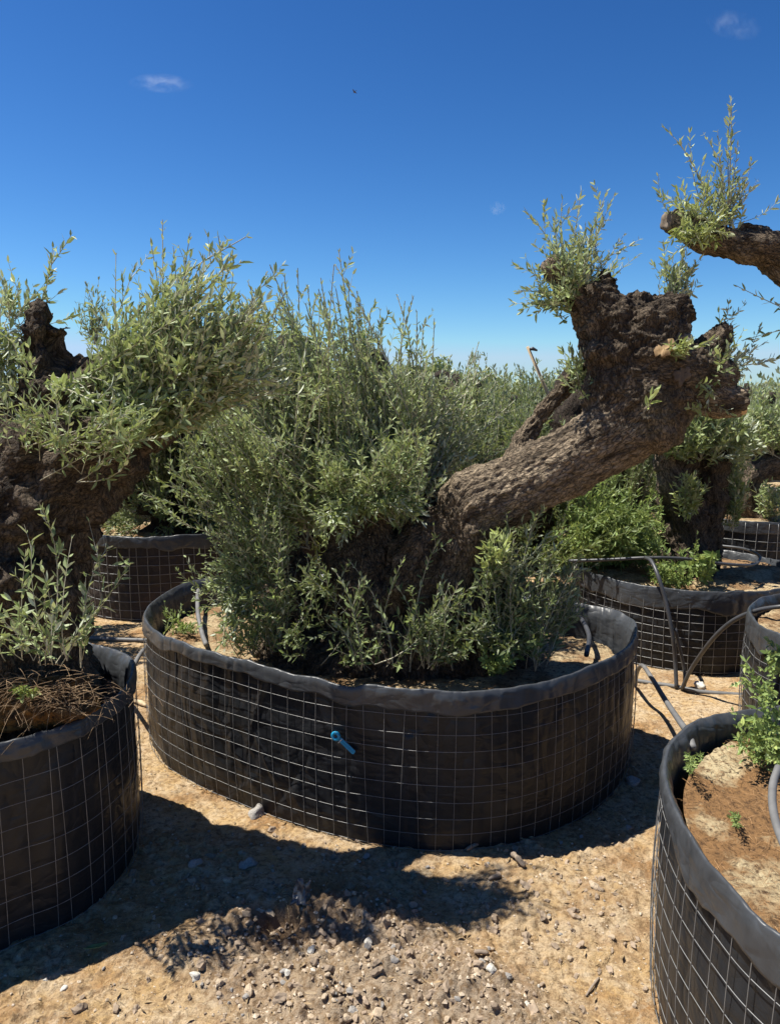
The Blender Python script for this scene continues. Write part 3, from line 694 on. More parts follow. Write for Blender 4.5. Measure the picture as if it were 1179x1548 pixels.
# ---- left stump
bx = at(-60, 1040, 2.4)
TB = thing('olive_tree', 'massive dark olive stump with a leafy crown at the left edge', 'tree', (bx[0], bx[1], .54))
trunk('trunk', TB, [
    ([(-50, 1060, 2.40, 190), (-45, 950, 2.40, 172), (-40, 850, 2.40, 168), (-10, 775, 2.42, 140), (70, 715, 2.41, 100), (145, 672, 2.40, 72), (205, 640, 2.42, 50), (255, 612, 2.42, 34), (305, 590, 2.42, 18)], .9, False),
    ([(50, 1010, 2.42, 85), (70, 900, 2.42, 60), (60, 820, 2.42, 80)], .5, False),
    ([(20, 740, 2.45, 100), (45, 650, 2.45, 66), (90, 590, 2.45, 50), (140, 580, 2.45, 34)], 1.0, False),
    ([(45, 650, 2.46, 52), (62, 560, 2.46, 46), (62, 515, 2.46, 42), (70, 486, 2.46, 26)], 1.0, False),
    ([(72, 535, 2.46, 36), (98, 496, 2.46, 15)], .8, False),
    ([(75, 540, 2.46, 26), (110, 545, 2.46, 22), (150, 560, 2.48, 16)], 1.0, False),
    ([(-40, 720, 2.42, 90), (-50, 630, 2.42, 64), (-60, 560, 2.42, 44)], 1.0, False),
    ([(230, 650, 2.46, 36), (280, 560, 2.55, 22), (330, 500, 2.65, 16), (375, 478, 2.7, 15)], .4, True)],
    BARKL, .0085, 1.1, 2, pits=[(130, 590, 2.33, 30, .08), (30, 720, 2.18, 24, .04)])
disc('split_wood', TB, 303, 612, 2.40, 15, (.5, -.8, .1), CUTRED, 5, .02, squash=.5)
fan(TB, 250, [(200, 640, 2.38, 70, 26, .07), (110, 590, 2.4, 50, 20, .06)], [(285, 470, 2.30, 105, 85, .12, 5), (230, 520, 2.30, 80, 70, .11, 3), (345, 550, 2.28, 90, 70, .10, 3.6), (380, 480, 2.34, 50, 50, .08, 1.0), (240, 620, 2.22, 80, 40, .08, 1.6)], 31,
    peaks=[(246, 332, 2.4), (228, 362, 2.4), (288, 352, 2.4), (330, 356, 2.42), (372, 358, 2.45), (176, 382, 2.4), (205, 400, 2.4), (262, 372, 2.4), (350, 395, 2.45), (310, 385, 2.45), (405, 410, 2.5), (338, 372, 2.42)], lat=1.9, leaf=.033, spacing=.021, sprays=28, pull=.45)
fan(TB, 30, [(70, 700, 2.2, 90, 50, .05)], [(90, 640, 2.08, 100, 60, .1), (30, 610, 2.1, 50, 60, .1), (190, 640, 2.12, 50, 50, .1)], 32, lat=1.5, leaf=.032, mat=LEAF, sprays=9, spacing=.022, wid=.24)
fan(TB, 8, [(150, 700, 2.2, 20, 12, .04)], [(205, 660, 2.1, 18, 30, .05)], 33, peaks=[(225, 640, 2.1), (165, 700, 2.1)], lat=.6, leaf=.034, mat=LEAF)
fan(TB, 16, [(60, 590, 2.33, 40, 40, .05)], [(60, 560, 2.22, 70, 50, .08), (130, 600, 2.2, 50, 40, .08)], 36, lat=1.3, leaf=.032, mat=LEAF, sprays=8, spacing=.022)
fan(TB, 50, [(20, 500, 2.5, 30, 20, .1)], [(20, 440, 2.5, 40, 30, .12), (-10, 560, 2.4, 40, 60, .1)], 34, peaks=[(82, 378, 2.45), (75, 395, 2.45), (4, 412, 2.45), (40, 430, 2.5), (130, 470, 2.5)], lat=1.4, leaf=.032)
fan(TB, 20, [(70, 1000, 2.08, 80, 14, .1)], [(60, 900, 2.02, 80, 70, .1), (120, 930, 2.05, 50, 50, .1), (20, 960, 1.98, 50, 40, .06)], 35, peaks=[(195, 850, 2.1), (165, 825, 2.12), (60, 760, 2.05), (50, 815, 2.05), (40, 830, 2.0), (110, 810, 2.05)], lat=1.2, leaf=.033, mat=LEAF, spacing=.024, arch=(.4, .6))
# fibrous root mat rising over the rim
rm = bmesh.new(); bmesh.ops.create_icosphere(rm, subdivisions=5, radius=1)
c = at(60, 1062, 2.16)
for v in rm.verts: v.co = Vector(c)+Vector((v.co.x*.15, v.co.y*.11, v.co.z*.07))
me = bpy.data.meshes.new('root_mat'); rm.to_mesh(me); rm.free()
V = np.empty(len(me.vertices)*3, np.float32); me.vertices.foreach_get('co', V); V = V.reshape(-1, 3)
V = V+(V-c)*(.25*fbm(V*14, 3)+.12*ridge(V*40, 2))[:, None]; me.vertices.foreach_set('co', V.astype(np.float32).ravel())
ROOTM = mat_soil('orange_root_fibre', (.30, .14, .035), (.085, .055, .03), (.03, .02, .013), .56)
me.materials.append(ROOTM); me.polygons.foreach_set('use_smooth', np.ones(len(me.polygons), bool))
child(TB, 'root_mat', me)
rng = np.random.default_rng(5); n = 420
B = np.array([at(60+rng.normal(0, 55), 1050+rng.normal(0, 16), 2.1+rng.normal(0, .04)) for _ in range(n)]); d = rng.normal(0, .06, (n, 3)); d[:, 2] = -abs(d[:, 2])*.5+.01
V, q = bez_tubes(np.stack([B, B+d*.5+[0, 0, .02], B+d], 1), np.full(n, .0009), 5)
rf = child(TB, 'root_fibres', raw_mesh('root_fibres', V, quads=q, mat=mat_simple('dry_root', (.3, .2, .11), .8, var=.3))); rf['kind'] = 'stuff'

# ---- tree in the round planter behind
bx = at(1045, 850, 4.85)
TC = thing('olive_tree', 'upright gnarled olive in the round planter under the leaning head', 'tree', (bx[0], bx[1], .45))
trunk('trunk', TC, [
    ([(1040, 862, 4.85, 42), (1034, 800, 4.85, 30), (1024, 740, 4.85, 28), (1034, 680, 4.85, 26), (1060, 620, 4.9, 20)], .95, False),
    ([(1070, 850, 4.9, 26), (1076, 770, 4.9, 20), (1074, 690, 4.9, 22), (1090, 620, 4.95, 18)], .9, False),
    ([(1020, 740, 4.8, 26), (1006, 705, 4.76, 15), (1003, 678, 4.75, 10)], .2, True)], BARKL, .013, 1.0, 3)
disc('cut_face', TC, 1004, 688, 4.72, 8, (-.3, -.5, .8), CUTOLD, 6, .004)
fan(TC, 150, [(1060, 690, 4.85, 40, 30, .15)], [(1050, 620, 4.8, 80, 70, .3, 2), (1010, 660, 4.7, 60, 35, .2, 1), (1120, 660, 4.8, 40, 50, .25, 1)], 41, lat=2, leaf=.05)
fan(TC, 40, [(1050, 780, 4.7, 12, 30, .05)], [(1042, 740, 4.6, 24, 40, .08)], 42, lat=1.4, leaf=.045, mat=LEAFY, spacing=.028)
fan(TC, 50, [(1105, 800, 4.95, 12, 30, .08)], [(1110, 740, 4.9, 24, 60, .14)], 43, lat=1.5, leaf=.045, spacing=.03, mat=LEAFD)

# ---- tree beyond the right edge, one sawn branch reaching in
bx = at(1345, 1000, 3.3)
TD = thing('olive_tree', 'olive reaching one dark sawn branch in from the right, topped by upright shoots', 'tree', (bx[0], bx[1], .55))
trunk('trunk', TD, [
    ([(1345, 1060, 3.3, 130), (1345, 900, 3.3, 105), (1350, 720, 3.3, 95), (1340, 560, 3.3, 75), (1285, 455, 3.28, 48), (1220, 412, 3.25, 36), (1160, 380, 3.2, 27), (1110, 368, 3.2, 23), (1060, 358, 3.2, 20), (1014, 336, 3.2, 15)], .3, True),
    ([(1160, 385, 3.2, 24), (1132, 352, 3.2, 20), (1126, 340, 3.2, 12)], .8, False)], BARK, .009, .8, 4)
disc('cut_face', TD, 1007, 334, 3.19, 13, (-.9, -.4, .1), CUTOLD, 7, .006)
fan(TD, 70, [(1070, 350, 3.18, 50, 12, .05)], [(1070, 315, 3.15, 60, 40, .12, 3), (1060, 355, 3.08, 50, 18, .05, 2)], 51, lat=1.5, mat=LEAFY, spacing=.018, leaf=.032)
fan(TD, 24, [(1085, 345, 3.18, 40, 10, .05)], [(1100, 270, 3.18, 50, 30, .1)], 52,
    peaks=[(1003, 192, 3.15), (1042, 196, 3.15), (1062, 200, 3.18), (1084, 196, 3.2), (1104, 150, 3.2), (1103, 165, 3.2), (1136, 236, 3.2), (1146, 270, 3.2), (1176, 300, 3.2), (994, 262, 3.15), (1115, 215, 3.2)], lat=.9, spacing=.022, start=.3, arch=(.55, .45))
fan(TD, 3, [(1290, 500, 3.2, 20, 20, .05)], [(1180, 470, 3.15, 20, 20, .05)], 53, peaks=[(1112, 432, 3.1), (1120, 515, 3.1)], lat=1.6, spacing=.03, start=.3, leaf=.036, arch=(.5, .5))

# ---- bent trunk at the far right
bx = at(1140, 790, 6.65)
TF = thing('olive_tree', 'far olive whose trunk bends sharply right above its planter at the right edge', 'tree', (bx[0], bx[1], .5))
trunk('trunk', TF, [([(1140, 800, 6.65, 26), (1130, 755, 6.65, 20), (1138, 716, 6.65, 20), (1180, 697, 6.65, 22), (1240, 680, 6.7, 26)], .6, False)], BARKL, .018, 1, 5)
fan(TF, 120, [(1180, 690, 6.65, 50, 20, .2)], [(1170, 620, 6.6, 70, 50, .4)], 61, lat=2, leaf=.055, spacing=.035)
fan(TF, 40, [(1165, 790, 6.5, 20, 5, .1)], [(1168, 745, 6.4, 22, 24, .1)], 62, lat=1.2, leaf=.05, spacing=.035)

# ------------------------------------------------------------------ grove behind
def bg_template(seed, nshoot=270, leaf=.046):
    rng = np.random.default_rng(seed)
    root = thing('olive_tree', 'potted olive in the dense green rows behind', 'tree', (0, 0, 0))
    def w(x, y, z, r):                      # world -> the pixel form chain_mesh expects is not needed here
        return (x, y, z, r)
    chains = []
    P = [(0, 0, .4, .24), (.05*rng.standard_normal(), 0, .75, .17), (.15*rng.standard_normal(), .1*rng.standard_normal(), 1.1, .15), (.3*rng.standard_normal(), .2*rng.standard_normal(), 1.4, .08)]
    chains.append(P)
    for k in range(3):
        a = rng.uniform(0, 6.28); chains.append([P[1], (P[1][0]+.3*math.cos(a), P[1][1]+.3*math.sin(a), 1.1, .08), (.45*math.cos(a), .45*math.sin(a), 1.35, .05)])
    for k in range(2):
        a = rng.uniform(0, 6.28); x_, y_ = .3*math.cos(a), .3*math.sin(a); chains.append([P[2], (x_*.7, y_*.7, 1.35, .12), (x_, y_, 1.6+.25*rng.random(), .11), (x_*1.1, y_*1.1, 1.75+.2*rng.random(), .035)])
    mb = MB()
    for c in chains:
        C = catmull(np.array(c), 18); V, q, f = tube(C[:, :3], C[:, 3], 16)
        ax = np.repeat(C[:, :3], 16, 0); V = ax+(V-ax)*(1+.55*fbm(V*7+seed, 3)+.2*ridge(V*16+seed, 2))[:, None]; mb.add(V, q, f)
    me = mb.mesh('trunk', BARKD)
    nv = len(me.vertices); v = np.empty(nv*3, np.float32); me.vertices.foreach_get('co', v)
    attr(me, 'bark', 'FLOAT_VECTOR', 'POINT', v); attr(me, 'burl_shade', 'FLOAT', 'POINT', np.full(nv, .6))
    child(root, 'trunk', me)
    g = rng.standard_normal((nshoot, 3)); g /= np.linalg.norm(g, axis=1)[:, None]; g[:, 2] = g[:, 2]*.9+.15
    g *= (rng.random(nshoot)**.35)[:, None]; cn = g[rng.integers(0, nshoot, 22)]; jj = np.argmin(np.linalg.norm(g[:, None]-cn[None], axis=2), 1); g = cn[jj]+(g-cn[jj])*.5
    Tp = g*[.78, .78, .62]+[0, 0, 1.32]; Tp[:, 2] += .16*np.clip(rng.standard_normal(nshoot), -.5, 2)
    lo = rng.random(nshoot) < .3; Tp[lo, 2] = .45+.5*rng.random(lo.sum())
    B = Tp*[.35, .35, 0]+np.stack([0*Tp[:, 0], 0*Tp[:, 0], .6+.5*rng.random(nshoot)*(~lo)], 1)
    leafy(root, B, Tp, seed+3, leaf=leaf, spacing=.027, lat=2.6, mat=(LEAFK, LEAFD, LEAFG, LEAFK)[seed % 4], latlen=(.1, .25), K=4)
    return root
def copy_tree(src):
    r = src.copy(); COL.objects.link(r)
    for ch in src.children:
        c = ch.copy(); COL.objects.link(c); c.parent = r
        for g in ch.children:
            d = g.copy(); COL.objects.link(d); d.parent = c
    return r
TPL = [bg_template(s) for s in (101, 102, 103, 104)]
used = set()
def place_bg(k, x, y, rz, s, label, group=None, sz=None):
    o = TPL[k] if k not in used else copy_tree(TPL[k]); used.add(k)
    o.location = (x, y, 0); o.rotation_euler = (0, 0, rz); o.scale = (s, s, sz or s); o['label'] = label
    if group: o['group'] = group
    elif 'group' in o: del o['group']
    return o
G1 = 'olive trees in the rows behind'
place_bg(0, -1.75, 5.95, .4, 1.06, 'bushy olive in the brown planter behind the left stump')
place_bg(1, -.55, 5.3, 2.2, 1.08, 'bushy olive directly behind the leafy left half of the big planter')
place_bg(2, .75, 6.0, 4.0, .92, 'bushy olive seen in the gap left of the leaning trunk')
place_bg(3, -2.6, 4.6, 1.3, .95, 'bushy olive filling the left edge behind the dark knobbly stump')
place_bg(2, 1.35, 7.0, 1.0, .95, 'bushy olive seen under the leaning trunk behind the bright green bush')
place_bg(3, -1.3, 6.9, 2.0, 1.0, 'bushy olive between the brown planter and the distant grey one')
place_bg(3, 1.05, 5.35, 2.6, .86, 'bushy olive close behind the side branch of the leaning trunk')
place_bg(2, -.9, 6.6, 3.6, 1.05, 'tall bushy olive in the valley between the left stump crown and the big crown')
place_bg(3, 1.95, 6.25, 4.6, .92, 'bushy olive behind the gnarled trunk of the round planter')
place_bg(1, -1.05, 6.1, 5.0, .82, 'low bushy olive just right of the brown planter behind the gap')
place_bg(0, 2.9, 7.9, 3.0, 1.0, 'bushy olive at the right edge between the leaning head and the far bent trunk')
place_bg(1, -1.75, 8.0, .9, 1.0, 'olive in the distant grey planter glimpsed through leaves')
k = 0
for r_, yy in enumerate((7.6, 9.6, 11.6, 13.8, 16.2)):
    x = -.62*yy+(r_ % 2)*.6
    while x < .62*yy:
        xx = x+R.normal(0, .2); y2 = yy+R.normal(0, .25)
        if not (abs(xx+1.75) < 1.0 and abs(y2-8) < 1) and not (abs(xx-2.9) < 1.1 and abs(y2-7.9) < 1.1) and not (abs(xx-3.25) < 1 and abs(y2-6.65) < 1.2):
            o = place_bg(int(R.integers(0, 4)), xx, y2, R.uniform(0, 6.28), R.uniform(.85, 1.08), 'small potted olive in the dense rows behind the near trees', G1, R.uniform(.80, 1.04))
            k += 1
        x += R.uniform(1.3, 1.75)
# far-off grove: one mass of foliage clumps on the flat field
rng = np.random.default_rng(77)
n = 1700
yy = 18+62*rng.random(n)**1.5; xx = (rng.random(n)*2-1)*(.62*yy+3)
hh = 1.55+.35*rng.random(n)
V = []; Q = []; nv = 0
m = 90
g = rng.standard_normal((n, m, 3)); g /= np.linalg.norm(g, axis=2)[:, :, None]; g[:, :, 2] = np.abs(g[:, :, 2])
c = np.stack([xx, yy, hh*.0+.5], 1)[:, None]+g*np.stack([.9+.3*rng.random(n), .9+.3*rng.random(n), hh], 1)[:, None]*(.72+.28*rng.random((n, m, 1)))
c = c.reshape(-1, 3); N_ = len(c)
d = rng.standard_normal((N_, 3)); d[:, 2] = np.abs(d[:, 2])+.6; d /= np.linalg.norm(d, axis=1)[:, None]
e = np.cross(d, rng.standard_normal((N_, 3))); e /= np.linalg.norm(e, axis=1)[:, None]
l = (.16*(.6+.8*rng.random(N_)))[:, None]; V = np.stack([c, c+d*l*.5+e*l*.2, c+d*l, c+d*l*.5-e*l*.2], 1).reshape(-1, 3)
me = raw_mesh('far_grove', V, quads=np.arange(N_*4).reshape(-1, 4), mat=LEAFK, smooth=False); attr(me, 'var', 'FLOAT', 'FACE', rng.random(N_))
fg = link('far_grove', me); fg['kind'] = 'stuff'; tag(fg, 'far grey-green mass of olive crowns along the horizon', 'grove')
# larger crowns rising over it
def far_tree(px, py, Y, rx, label, seed):
    rng = np.random.default_rng(seed); tpt = at(px, py, Y); h = tpt[2]; r = rx*Y/F
    root = thing('olive_tree', label, 'tree', (tpt[0], Y, 0))
    mb = MB(); C = catmull(np.array([(tpt[0], Y, 0, .18), (tpt[0]+.1, Y, h*.3, .14), (tpt[0]-.05, Y, h*.6, .08)]), 8); mb.add(*tube(C[:, :3], C[:, 3], 8))
    me = mb.mesh('trunk', BARK); v = np.empty(len(me.vertices)*3, np.float32); me.vertices.foreach_get('co', v); attr(me, 'bark', 'FLOAT_VECTOR', 'POINT', v)
    child(root, 'trunk', me)
    m = 2600; g = rng.standard_normal((m, 3)); g /= np.linalg.norm(g, axis=1)[:, None]; g *= (rng.random(m)**.5)[:, None]
    cl = rng.standard_normal((26, 3)); cl /= np.linalg.norm(cl, axis=1)[:, None]; ci = rng.integers(0, 26, m)
    P = np.stack([tpt[0]+r*(.62*cl[ci, 0]+.42*g[:, 0]), Y+r*(.62*cl[ci, 1]+.42*g[:, 1]), h*.60+h*.36*(.62*cl[ci, 2]+.42*g[:, 2])], 1)
    d = rng.standard_normal((m, 3)); d[:, 2] += .7; d /= np.linalg.norm(d, axis=1)[:, None]; e = np.cross(d, rng.standard_normal((m, 3))); e /= np.linalg.norm(e, axis=1)[:, None]
    l = (.17*(.6+.8*rng.random(m)))[:, None]
    V = np.stack([P, P+d*l*.5+e*l*.2, P+d*l, P+d*l*.5-e*l*.2], 1).reshape(-1, 3)
    me = raw_mesh('crown', V, quads=np.arange(m*4).reshape(-1, 4), mat=LEAFD, smooth=False); attr(me, 'var', 'FLOAT', 'FACE', rng.random(m)); child(root, 'crown', me)
far_tree(663, 532, 24, 34, 'tallest dark round crown on the horizon right of the big planter crown', 201)
far_tree(738, 556, 27, 16, 'little round crown alone on the horizon left of the leaning branch', 202)
far_tree(620, 545, 21, 30, 'dark crown on the horizon just behind the big planter shoots', 203)
# two background details above the crown line
TS = thing('olive_tree', 'thin twiggy sapling against the sky right of the left stump head', 'tree', tuple(at(145, 560, 7.4)*[1, 1, 0]))
C = np.array([np.append(at(145, 560, 7.4)*[1, 1, 0], .03), np.append(at(147, 700, 7.4), .025), np.append(at(145, 540, 7.4), .015)])
V, q, f = tube(catmull(C, 10)[:, :3], catmull(C, 10)[:, 3], 6); me = raw_mesh('trunk', V, f, q, None, BARK); child(TS, 'trunk', me)
fan(TS, 26, [(146, 530, 7.4, 8, 20, .05)], [(145, 470, 7.4, 36, 36, .15)], 71, peaks=[(131, 425, 7.4), (150, 418, 7.4), (160, 440, 7.4), (120, 455, 7.4), (172, 448, 7.4)], lat=1.2, leaf=.05, spacing=.05, mat=LEAFD)
bx = at(562, 700, 5.0)
TK = thing('olive_tree', 'dark blunt stump with a bright green tuft poking above the crowns', 'tree', (bx[0], bx[1], 0))
trunk('trunk', TK, [([(562, 900, 5.0, 40), (562, 740, 5.0, 28), (565, 620, 5.0, 22), (566, 545, 5.0, 15)], .7, False)], BARK, .016, 1, 8)
fan(TK, 24, [(556, 550, 4.95, 10, 16, .06)], [(550, 520, 4.95, 16, 24, .08)], 72, lat=.8, mat=WEEDL, leaf=.05)

# ------------------------------------------------------------------ weeds in the pots
def soilz(px, py, z): return ground(px, py, z)
def weed(label, base_px, z, n, tips, seed, peaks=(), name='weed', spread=.03, mat=WEEDL, **kw):
    b = ground(base_px[0], base_px[1], z); root = thing(name, label, 'plant', tuple(b)); rng = np.random.default_rng(seed)
    Tp = []
    w = np.array([t[6] if len(t) > 6 else 1 for t in tips], float); w /= w.sum()
    for t, c in zip(tips, rng.multinomial(n, w)):
        if c: Tp.append(ell(rng, t[:6], c))
    Tp += [np.array([at(*p)]) for p in peaks]; Tp = np.vstack(Tp)
    Tp[:, 2] = np.maximum(Tp[:, 2], z+.015)
    B = b+rng.normal(0, spread, (len(Tp), 3))*[1, 1, .0]
    leafy(root, B, Tp, seed, mat=mat, twig=TWIGG, name='leaves', outname='stems', **kw); return root
weed('sprawling bright weed with pale stems in the nearest planter', (1165, 1130), .53, 34, [(1130, 1120, 2.0, 40, 40, .08), (1165, 1140, 1.95, 30, 30, .06)], 81,
     peaks=[(1120, 1005, 2.05), (1128, 1030, 2.02), (1100, 1040, 2.05), (1160, 1000, 2.0), (1176, 990, 2.0), (1098, 1075, 2.0), (1172, 1050, 1.98), (1150, 1060, 2.0), (1105, 1110, 1.98)], spread=.05, lat=1.2, leaf=.023, spacing=.02, wid=.40, tr=.0017, latlen=(.04, .1), arch=(.4, .6))
weed('tiny green sprout near the back wall of the nearest planter', (1045, 1165), .525, 6, [(1046, 1150, 1.88, 5, 10, .015)], 82, spread=.005, lat=0, leaf=.014, spacing=.012, tr=.001, arch=(.4, .6), name='sprout')
weed('tiny pale sprout in the middle of the nearest planter soil', (1110, 1245), .525, 5, [(1110, 1234, 1.66, 6, 8, .012)], 83, spread=.005, lat=0, leaf=.013, spacing=.012, tr=.001, arch=(.4, .6), name='sprout')
weed('tall bright green bush crowding the left half of the round planter', (915, 850), .45, 150, [(922, 800, 4.65, 55, 52, .25, 3), (960, 800, 4.55, 50, 45, .2, 2), (880, 810, 4.7, 30, 40, .2, 1)], 84, peaks=[(870, 728, 4.7), (900, 722, 4.7), (935, 716, 4.7), (955, 735, 4.6), (985, 740, 4.6), (862, 760, 4.7), (1000, 765, 4.55), (915, 735, 4.6)]*2, spread=.22, lat=2, leaf=.045, spacing=.024, wid=.2, name='bush', arch=(.3, .7))
weed('broad pale leafed weed at the front of the round planter trunk', (1072, 858), .45, 9, [(1072, 846, 4.35, 14, 8, .05)], 85, spread=.01, lat=0, leaf=.06, spacing=.05, wid=.55, start=.5, name='weed')
weed('thin upright sprig by the gnarled trunk base in the round planter', (1052, 868), .45, 4, [(1050, 835, 4.3, 6, 14, .03)], 86, peaks=[(1055, 815, 4.35)], spread=.02, lat=.6, leaf=.035, spacing=.03, name='sprig')
weed('low ragged weeds along the front soil of the round planter', (1010, 870), .45, 22, [(1000, 858, 4.3, 30, 10, .05), (1030, 862, 4.25, 20, 8, .04)], 87, spread=.09, lat=.6, leaf=.035, spacing=.025)
weed('dry yellowish weed tuft in the far left corner of the big planter', (275, 950), .5, 30, [(262, 925, 3.5, 18, 14, .06), (285, 945, 3.4, 20, 12, .06)], 88, spread=.05, lat=.5, leaf=.025, spacing=.02, wid=.3)
weed('small green sucker with notched leaves at the front rim of the big planter', (745, 1018), .5, 12, [(765, 1000, 2.72, 20, 14, .03)], 89, peaks=[(810, 900, 2.72), (795, 930, 2.72), (825, 960, 2.72)], spread=.02, lat=1.2, leaf=.028, spacing=.016, wid=.4, arch=(.4, .6))
weed('leafy sprig leaning from the right edge planter toward the camera', (1175, 1000), .55, 5, [(1175, 985, 2.75, 8, 16, .03)], 90, peaks=[(1158, 985, 2.7), (1178, 1040, 2.7)], spread=.01, lat=.6, leaf=.035, spacing=.022, wid=.4, name='sprig')
weed('single yellow-green sprout on the fibrous root mat', (36, 1050), .62, 5, [(36, 1038, 1.98, 6, 8, .015)], 91, spread=.005, lat=0, leaf=.02, spacing=.016, wid=.4, name='sprout')

# ------------------------------------------------------------------ irrigation pipes
def pipe(label, pts, r, mat):
    W = np.array(pts); C = catmull(W, max(16, int(np.sum(np.linalg.norm(np.diff(W, axis=0), axis=1))/.02)))
    V, q, f = tube(C, r, 10); me = raw_mesh('irrigation_pipe', V, f, q, None, mat)
    o = link('irrigation_pipe', me); tag(o, label, 'pipe', 'irrigation pipes'); return o
g_ = lambda px, py, z=.012: ground(px, py, z)
pipe('dusty grey supply pipe lying on the sand between the right planters', [g_(900, 1010), g_(958, 1028), g_(1020, 1038), g_(1060, 1046), g_(1140, 1052), g_(1230, 1058)], .0125, PIPEG)
a0 = g_(1022, 1040)
pipe('black pipe rising straight over the rim of the round planter and looping on its soil', [a0, at(1020, 1000, 3.97), at(1016, 960, 3.98), at(1006, 910, 4.04), at(994, 870, 4.1), at(984, 848, 4.2), at(975, 843, 4.32), at(990, 846, 4.45)], .011, PIPE)
pipe('thin black drip pipe curled around the trunk on the round planter soil', [at(860, 848, 4.6), at(920, 846, 4.5), at(985, 843, 4.4), at(1040, 845, 4.38), at(1090, 852, 4.36), at(1135, 854, 4.45), at(1148, 842, 4.75), at(1125, 830, 5.1), at(1080, 824, 5.3)], .010, PIPE)
pipe('black pipe arching from the sand up onto the right edge planter', [g_(1030, 1042), at(1045, 1010, 3.85), at(1075, 968, 3.7), at(1105, 940, 3.6), at(1140, 924, 3.5), at(1180, 917, 3.4), at(1230, 915, 3.35)], .011, PIPE)
pipe('short black pipe stub curving over beside the drip pipes', [g_(1034, 1040), at(1034, 1015, 3.98), at(1028, 985, 3.99), at(1020, 950, 4.0)], .009, PIPE)
pipe('grey hoop pipe running from the sand to the rim of the nearest planter', [g_(960, 1036), at(962, 1018, 3.75), at(970, 1006, 3.6), at(984, 1024, 3.3), at(1005, 1058, 2.85), at(1030, 1095, 2.35), at(1040, 1108, 2.2), at(1047, 1130, 2.1)], .0105, PIPEG)
pipe('grey pipe lying on the sand behind the left planter', [g_(60, 962), g_(150, 965), g_(190, 967), g_(245, 968), g_(330, 968)], .0125, PIPEG)
pipe('dark pipe curving from the sand up to the left planter', [g_(232, 970), at(218, 982, 3.7), at(206, 1000, 3.4), at(200, 1018, 3.1), g_(196, 1060)], .0105, PIPEG)
pipe('grey pipe end dipping into the back left soil of the big planter', [at(300, 892, 3.95), at(299, 905, 3.82), at(300, 930, 3.55), at(306, 958, 3.35), at(312, 975, 3.2)], .011, PIPEG)
pipe('dark pipe curling into the right back soil of the big planter', [at(872, 930, 3.5), at(880, 938, 3.4), at(890, 962, 3.2), at(886, 990, 3.02)], .011, PIPE)
pipe('grey pipe stub curving out of the soil in the nearest planter', [at(1176, 1160, 1.85), at(1168, 1185, 1.8), at(1167, 1215, 1.72), at(1174, 1250, 1.62), at(1190, 1290, 1.52), at(1205, 1330, 1.44)], .010, PIPEG)

# ------------------------------------------------------------------ blue tag on the big planter's mesh
tp = at(514, 1120, 2.50); k = np.argmin(np.hypot(CC[:, 0]-tp[0], CC[:, 1]-tp[1])+10*(CC[:, 1] > 3.4)); nn = np.append(NC[k], 0)
org = np.append(CC[k]+NC[k]*.022, .395); ex = np.array([-nn[1], nn[0], 0]); ex = ex if ex[0] > 0 else -ex; ez = np.array([0, 0, 1.])
TAG = thing('hanging_tag', 'bright blue plastic tag clipped to the wire of the big planter', 'tag', tuple(org))
dirv = (ex*.80-ez*.60); dirv /= np.linalg.norm(dirv); upv = ex*.6+ez*.8; upv /= np.linalg.norm(upv)
def slab(P2, th, off=0):
    n_ = len(P2); V = np.array([org+dirv*a+upv*b+nn*(off+s*th/2) for s in (-1, 1) for a, b in P2])
    return V, np.array([[i_, (i_+1) % n_, n_+(i_+1) % n_, n_+i_] for i_ in range(n_)]), [list(range(n_))[::-1], list(range(n_, 2*n_))]
mb = MB(); mb.add(*slab([(-.005, -.0085), (.062, -.009), (.066, -.005), (.066, .006), (.062, .009), (-.005, .0085)], .003))
mb.add(*slab([(.0, -.002), (.06, -.002), (.06, .002), (.0, .002)], .002, .0025))
child(TAG, 'strip', mb.mesh('strip', BLUE, False))
th = np.linspace(0, 2*math.pi, 25)[:-1]
V, q, f = tube(np.array([org+dirv*(-.022+.0125*math.cos(a))+upv*(.0125*math.sin(a))+nn*.003 for a in th]), .0062, 8, True)
child(TAG, 'loop', raw_mesh('loop', V, f, q, None, BLUE))
V, q, f = tube(np.array([org+dirv*.0-upv*.012+nn*.005, org+dirv*.001+nn*.006, org+dirv*.002+upv*.011+nn*.004]), .0016, 6)
child(TAG, 'clip', raw_mesh('clip', V, f, q, None, mat_simple('pale_plastic', (.7, .72, .7), .4)))

# ------------------------------------------------------------------ stones, chips, litter
ICO = []
def rock_mesh(seed, jag=.55, sub=3):
    b = bmesh.new(); bmesh.ops.create_icosphere(b, subdivisions=sub, radius=1)
    V = np.array([v.co[:] for v in b.verts]); Fc = np.array([[v.index for v in f.verts] for f in b.faces]); b.free()
    d1, d2 = worley(V*1.3+seed*7.7)
    cr = np.random.default_rng(seed)
    for _ in range(7):
        nv_ = cr.standard_normal(3); nv_ /= np.linalg.norm(nv_); dd_ = V@nv_-cr.uniform(.55, .8); V = V-np.clip(dd_, 0, 1)[:, None]*nv_
    V = V*(1+.6*jag*(fbm(V*1.1+seed*3.1, 3)-.8*np.clip(d1-.5, 0, 1)))[:, None]*np.array([1, .8, .62])
    return V, Fc
STW = mat_simple('white_stone', (.58, .55, .48), .8, var=.15, scale=9, bump=.01)
STG = mat_simple('grey_stone', (.30, .28, .255), .85, var=.3, scale=7, bump=.01)
STT = mat_simple('tan_stone', (.46, .36, .25), .9, var=.3, scale=7, bump=.01)
